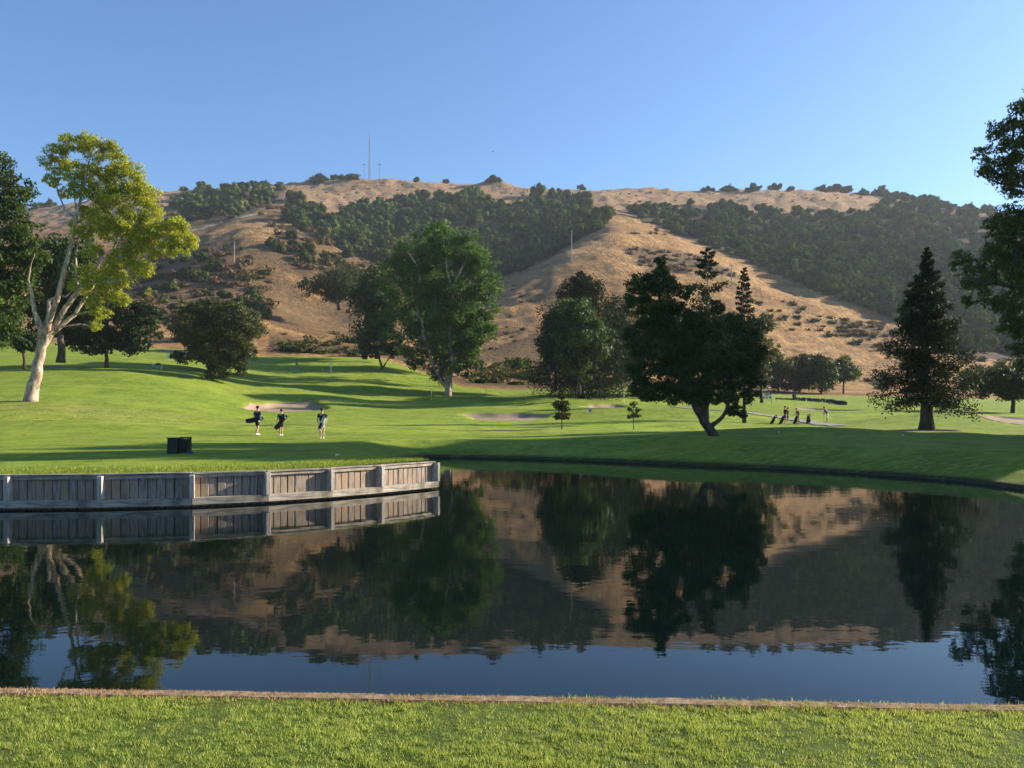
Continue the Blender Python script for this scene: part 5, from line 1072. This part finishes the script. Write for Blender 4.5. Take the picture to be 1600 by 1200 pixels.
def golf_bag(p, rot, label, col='navy', stand=False, clubs=6, scale=1, group=None):
    r = empty('golf_bag', p, label=label, cat='golf bag', group=group); r.rotation_euler = rot; r.scale = (scale,) * 3
    MB().tube([(0, 0, 0), (0, 0, .05), (0, 0, .45), (0, 0, .82), (0, 0, .86)], [.12, .13, .125, .125, .135], 12).build('bag_body', M[col], r, smooth=False)
    MB().box((0, -.13, .28), (.16, .09, .36), tx=.9, ty=.8).build('pocket', M['black'], r); MB().box((.13, 0, .35), (.08, .14, .42), ty=.8).build('pocket', M[col], r)
    MB().tube([(0, .12, .75), (.02, .24, .6), (.02, .24, .35), (0, .12, .2)], .018, 5).build('strap', M['white'], r)
    for i in range(clubs):
        a = i * 2.4; x, y = math.cos(a) * .07, math.sin(a) * .07; h_ = .93 + .035 * (i % 4)
        c_ = MB().tube([(x, y, .8), (x * 1.3, y * 1.3, h_)], .007, 5).build('club', M['steel'], r)
        if i < 3: MB().ball((x * 1.3 + .03, y * 1.3, h_ + .02), (.07, .045, .05), 8, 6).build('head_cover', M['black' if i else 'grey'], c_)
        else: MB().box((x * 1.3 + .03, y * 1.3, h_ + .02), (.08, .02, .05)).build('club_head', M['steel'], c_)
    if stand:
        for sx in (-1, 1): MB().tube([(sx * .05, .12, .75), (sx * .22, .50, .06)], .012, 5).build('stand_leg', M['black'], r)
    return r
# three golfers carrying bags, walking away
g = 'golfers carrying bags away across the fairway'
p1 = hit(402, 680, 40); person(p1, R(-25), 'golfer walking in black with a bag slung level behind the hips, leftmost of three', 1.78, 'navy', 'black', .04, .34, ((-.04, -.08, -.26), (.02, .05, -.45)), ((.03, .04, -.26), (.02, .22, -.30)), group=g)
golf_bag(p1 + Vector((-.62, -.20, .86)), (0, R(78), R(4)), 'dark golf bag carried level, left end low, by the leftmost golfer', 'navy', group='golf bags on golfers')
p2 = hit(439, 681, 40); person(p2, R(-6), 'golfer stooping under a bag in black clothes, middle of three', 1.62, 'black', 'black', .12, .16, ((-.06, -.02, -.27), (-.14, .03, -.50)), ((.05, .03, -.26), (.10, -.05, -.40)), group=g)
golf_bag(p2 + Vector((-.26, -.30, .42)), (R(-8), R(38), 0), 'black golf bag across the back of the stooping golfer', 'black', group='golf bags on golfers', scale=1.0)
p3 = hit(503, 686, 40); person(p3, R(4), 'golfer in black shirt and grey shorts walking away, rightmost of three', 1.74, 'black', 'grey', .03, .26, ((-.06, -.02, -.27), (-.04, .03, -.50)), ((.08, .02, -.25), (.06, -.08, -.42)), group=g)
golf_bag(p3 + Vector((-.10, -.30, .52)), (R(-6), R(24), 0), 'white and dark golf bag hanging on the back of the rightmost golfer', 'khaki', group='golf bags on golfers', scale=.88)
# group on the right by the path
D = 87
q = lambda x: spot(x, D)
person(q(1227), R(100), 'tall golfer in dark shirt and blue shorts standing in the right-hand group', 1.84, 'black', 'blue', 0, .14, group='golfers on the right path', cap='black')
person(q(1233.5) + Vector((0, .5, 0)), R(80), 'golfer in all black standing second in the right-hand group', 1.72, 'black', 'black', 0, .2, group='golfers on the right path')
person(q(1249) + Vector((0, .1, 0)), R(85), 'golfer in grey top and pale shorts bending over a bag in the right-hand group', 1.66, 'navy', 'white', .38, .18, ((-.06, .12, -.24), (-.02, .26, -.40)), ((.06, .12, -.24), (.02, .28, -.42)), group='golfers on the right path')
person(q(1292.5), R(80), 'golfer in white shorts bent over a putt, standing apart at right', 1.78, 'navy', 'white', .42, .16, ((-.05, .10, -.25), (.06, .14, -.50)), ((.05, .10, -.25), (-.06, .14, -.50)), long=False, group='golfers on the right path')
o = MB().tube([(0, 0, 0), (0, 0, .9)], .012, 5).box((.0, -.05, .01), (.03, .12, .03)).build('putter', M['steel'], None, q(1287.5)); prop(o, label='thin putter held by the bent golfer at right', cat='golf club')
golf_bag(q(1204.5), (0, R(32), 0), 'dark stand bag leaning on its legs, leftmost at the right path', 'navy', True)
golf_bag(q(1217.5) + Vector((0, -.2, 0)), (0, R(28), 0), 'black golf bag tilted beside the tall golfer in blue shorts', 'black', True, scale=1.05)
golf_bag(q(1239) + Vector((0, -.3, 0)), (0, R(24), 0), 'black golf bag tilted in front of the bending golfer', 'black', True, scale=1.05)
golf_bag(q(1261), (0, R(10), 0), 'upright blue-black golf bag in the gap between the group and the putter', 'navy', True, scale=.95)
golf_bag(q(1265.5) + Vector((0, .3, 0)), (0, R(4), 0), 'black golf bag standing behind the upright blue-black bag', 'black', False, scale=.8)
# two on the far tee
person(spot(464, 158), R(60), 'golfer in dark top on the far left tee with arm stretched out', 1.8, 'black', 'grey', .1, .2, ((-.2, .02, -.12), (-.42, .06, -.14)), long=True, group='golfers on the far tee')
person(spot(517, 158), R(-10), 'golfer dressed in white standing on the far left tee', 1.8, 'white', 'khaki', .05, .2, long=True, group='golfers on the far tee')

# ------------------------------------------------------------------ air
HAZE = 0.00010
if HAZE:
    m, t, o = newmat('thin_haze'); v = N(t, 'VolumePrincipled'); v.inputs['Density'].default_value = HAZE; v.inputs['Color'].default_value = (.80, .88, 1.0, 1); v.inputs['Anisotropy'].default_value = .2
    t.links.new(v.outputs[0], o.inputs['Volume'])
    hz = MB().box((0, 450, 122), (3300, 1450, 260)).build('haze', m); prop(hz, kind='stuff', label='thin pale haze over the valley and hills', cat='haze')
print('tris', sum(len(o.data.polygons) for o in sc.objects if o.type == 'MESH'))
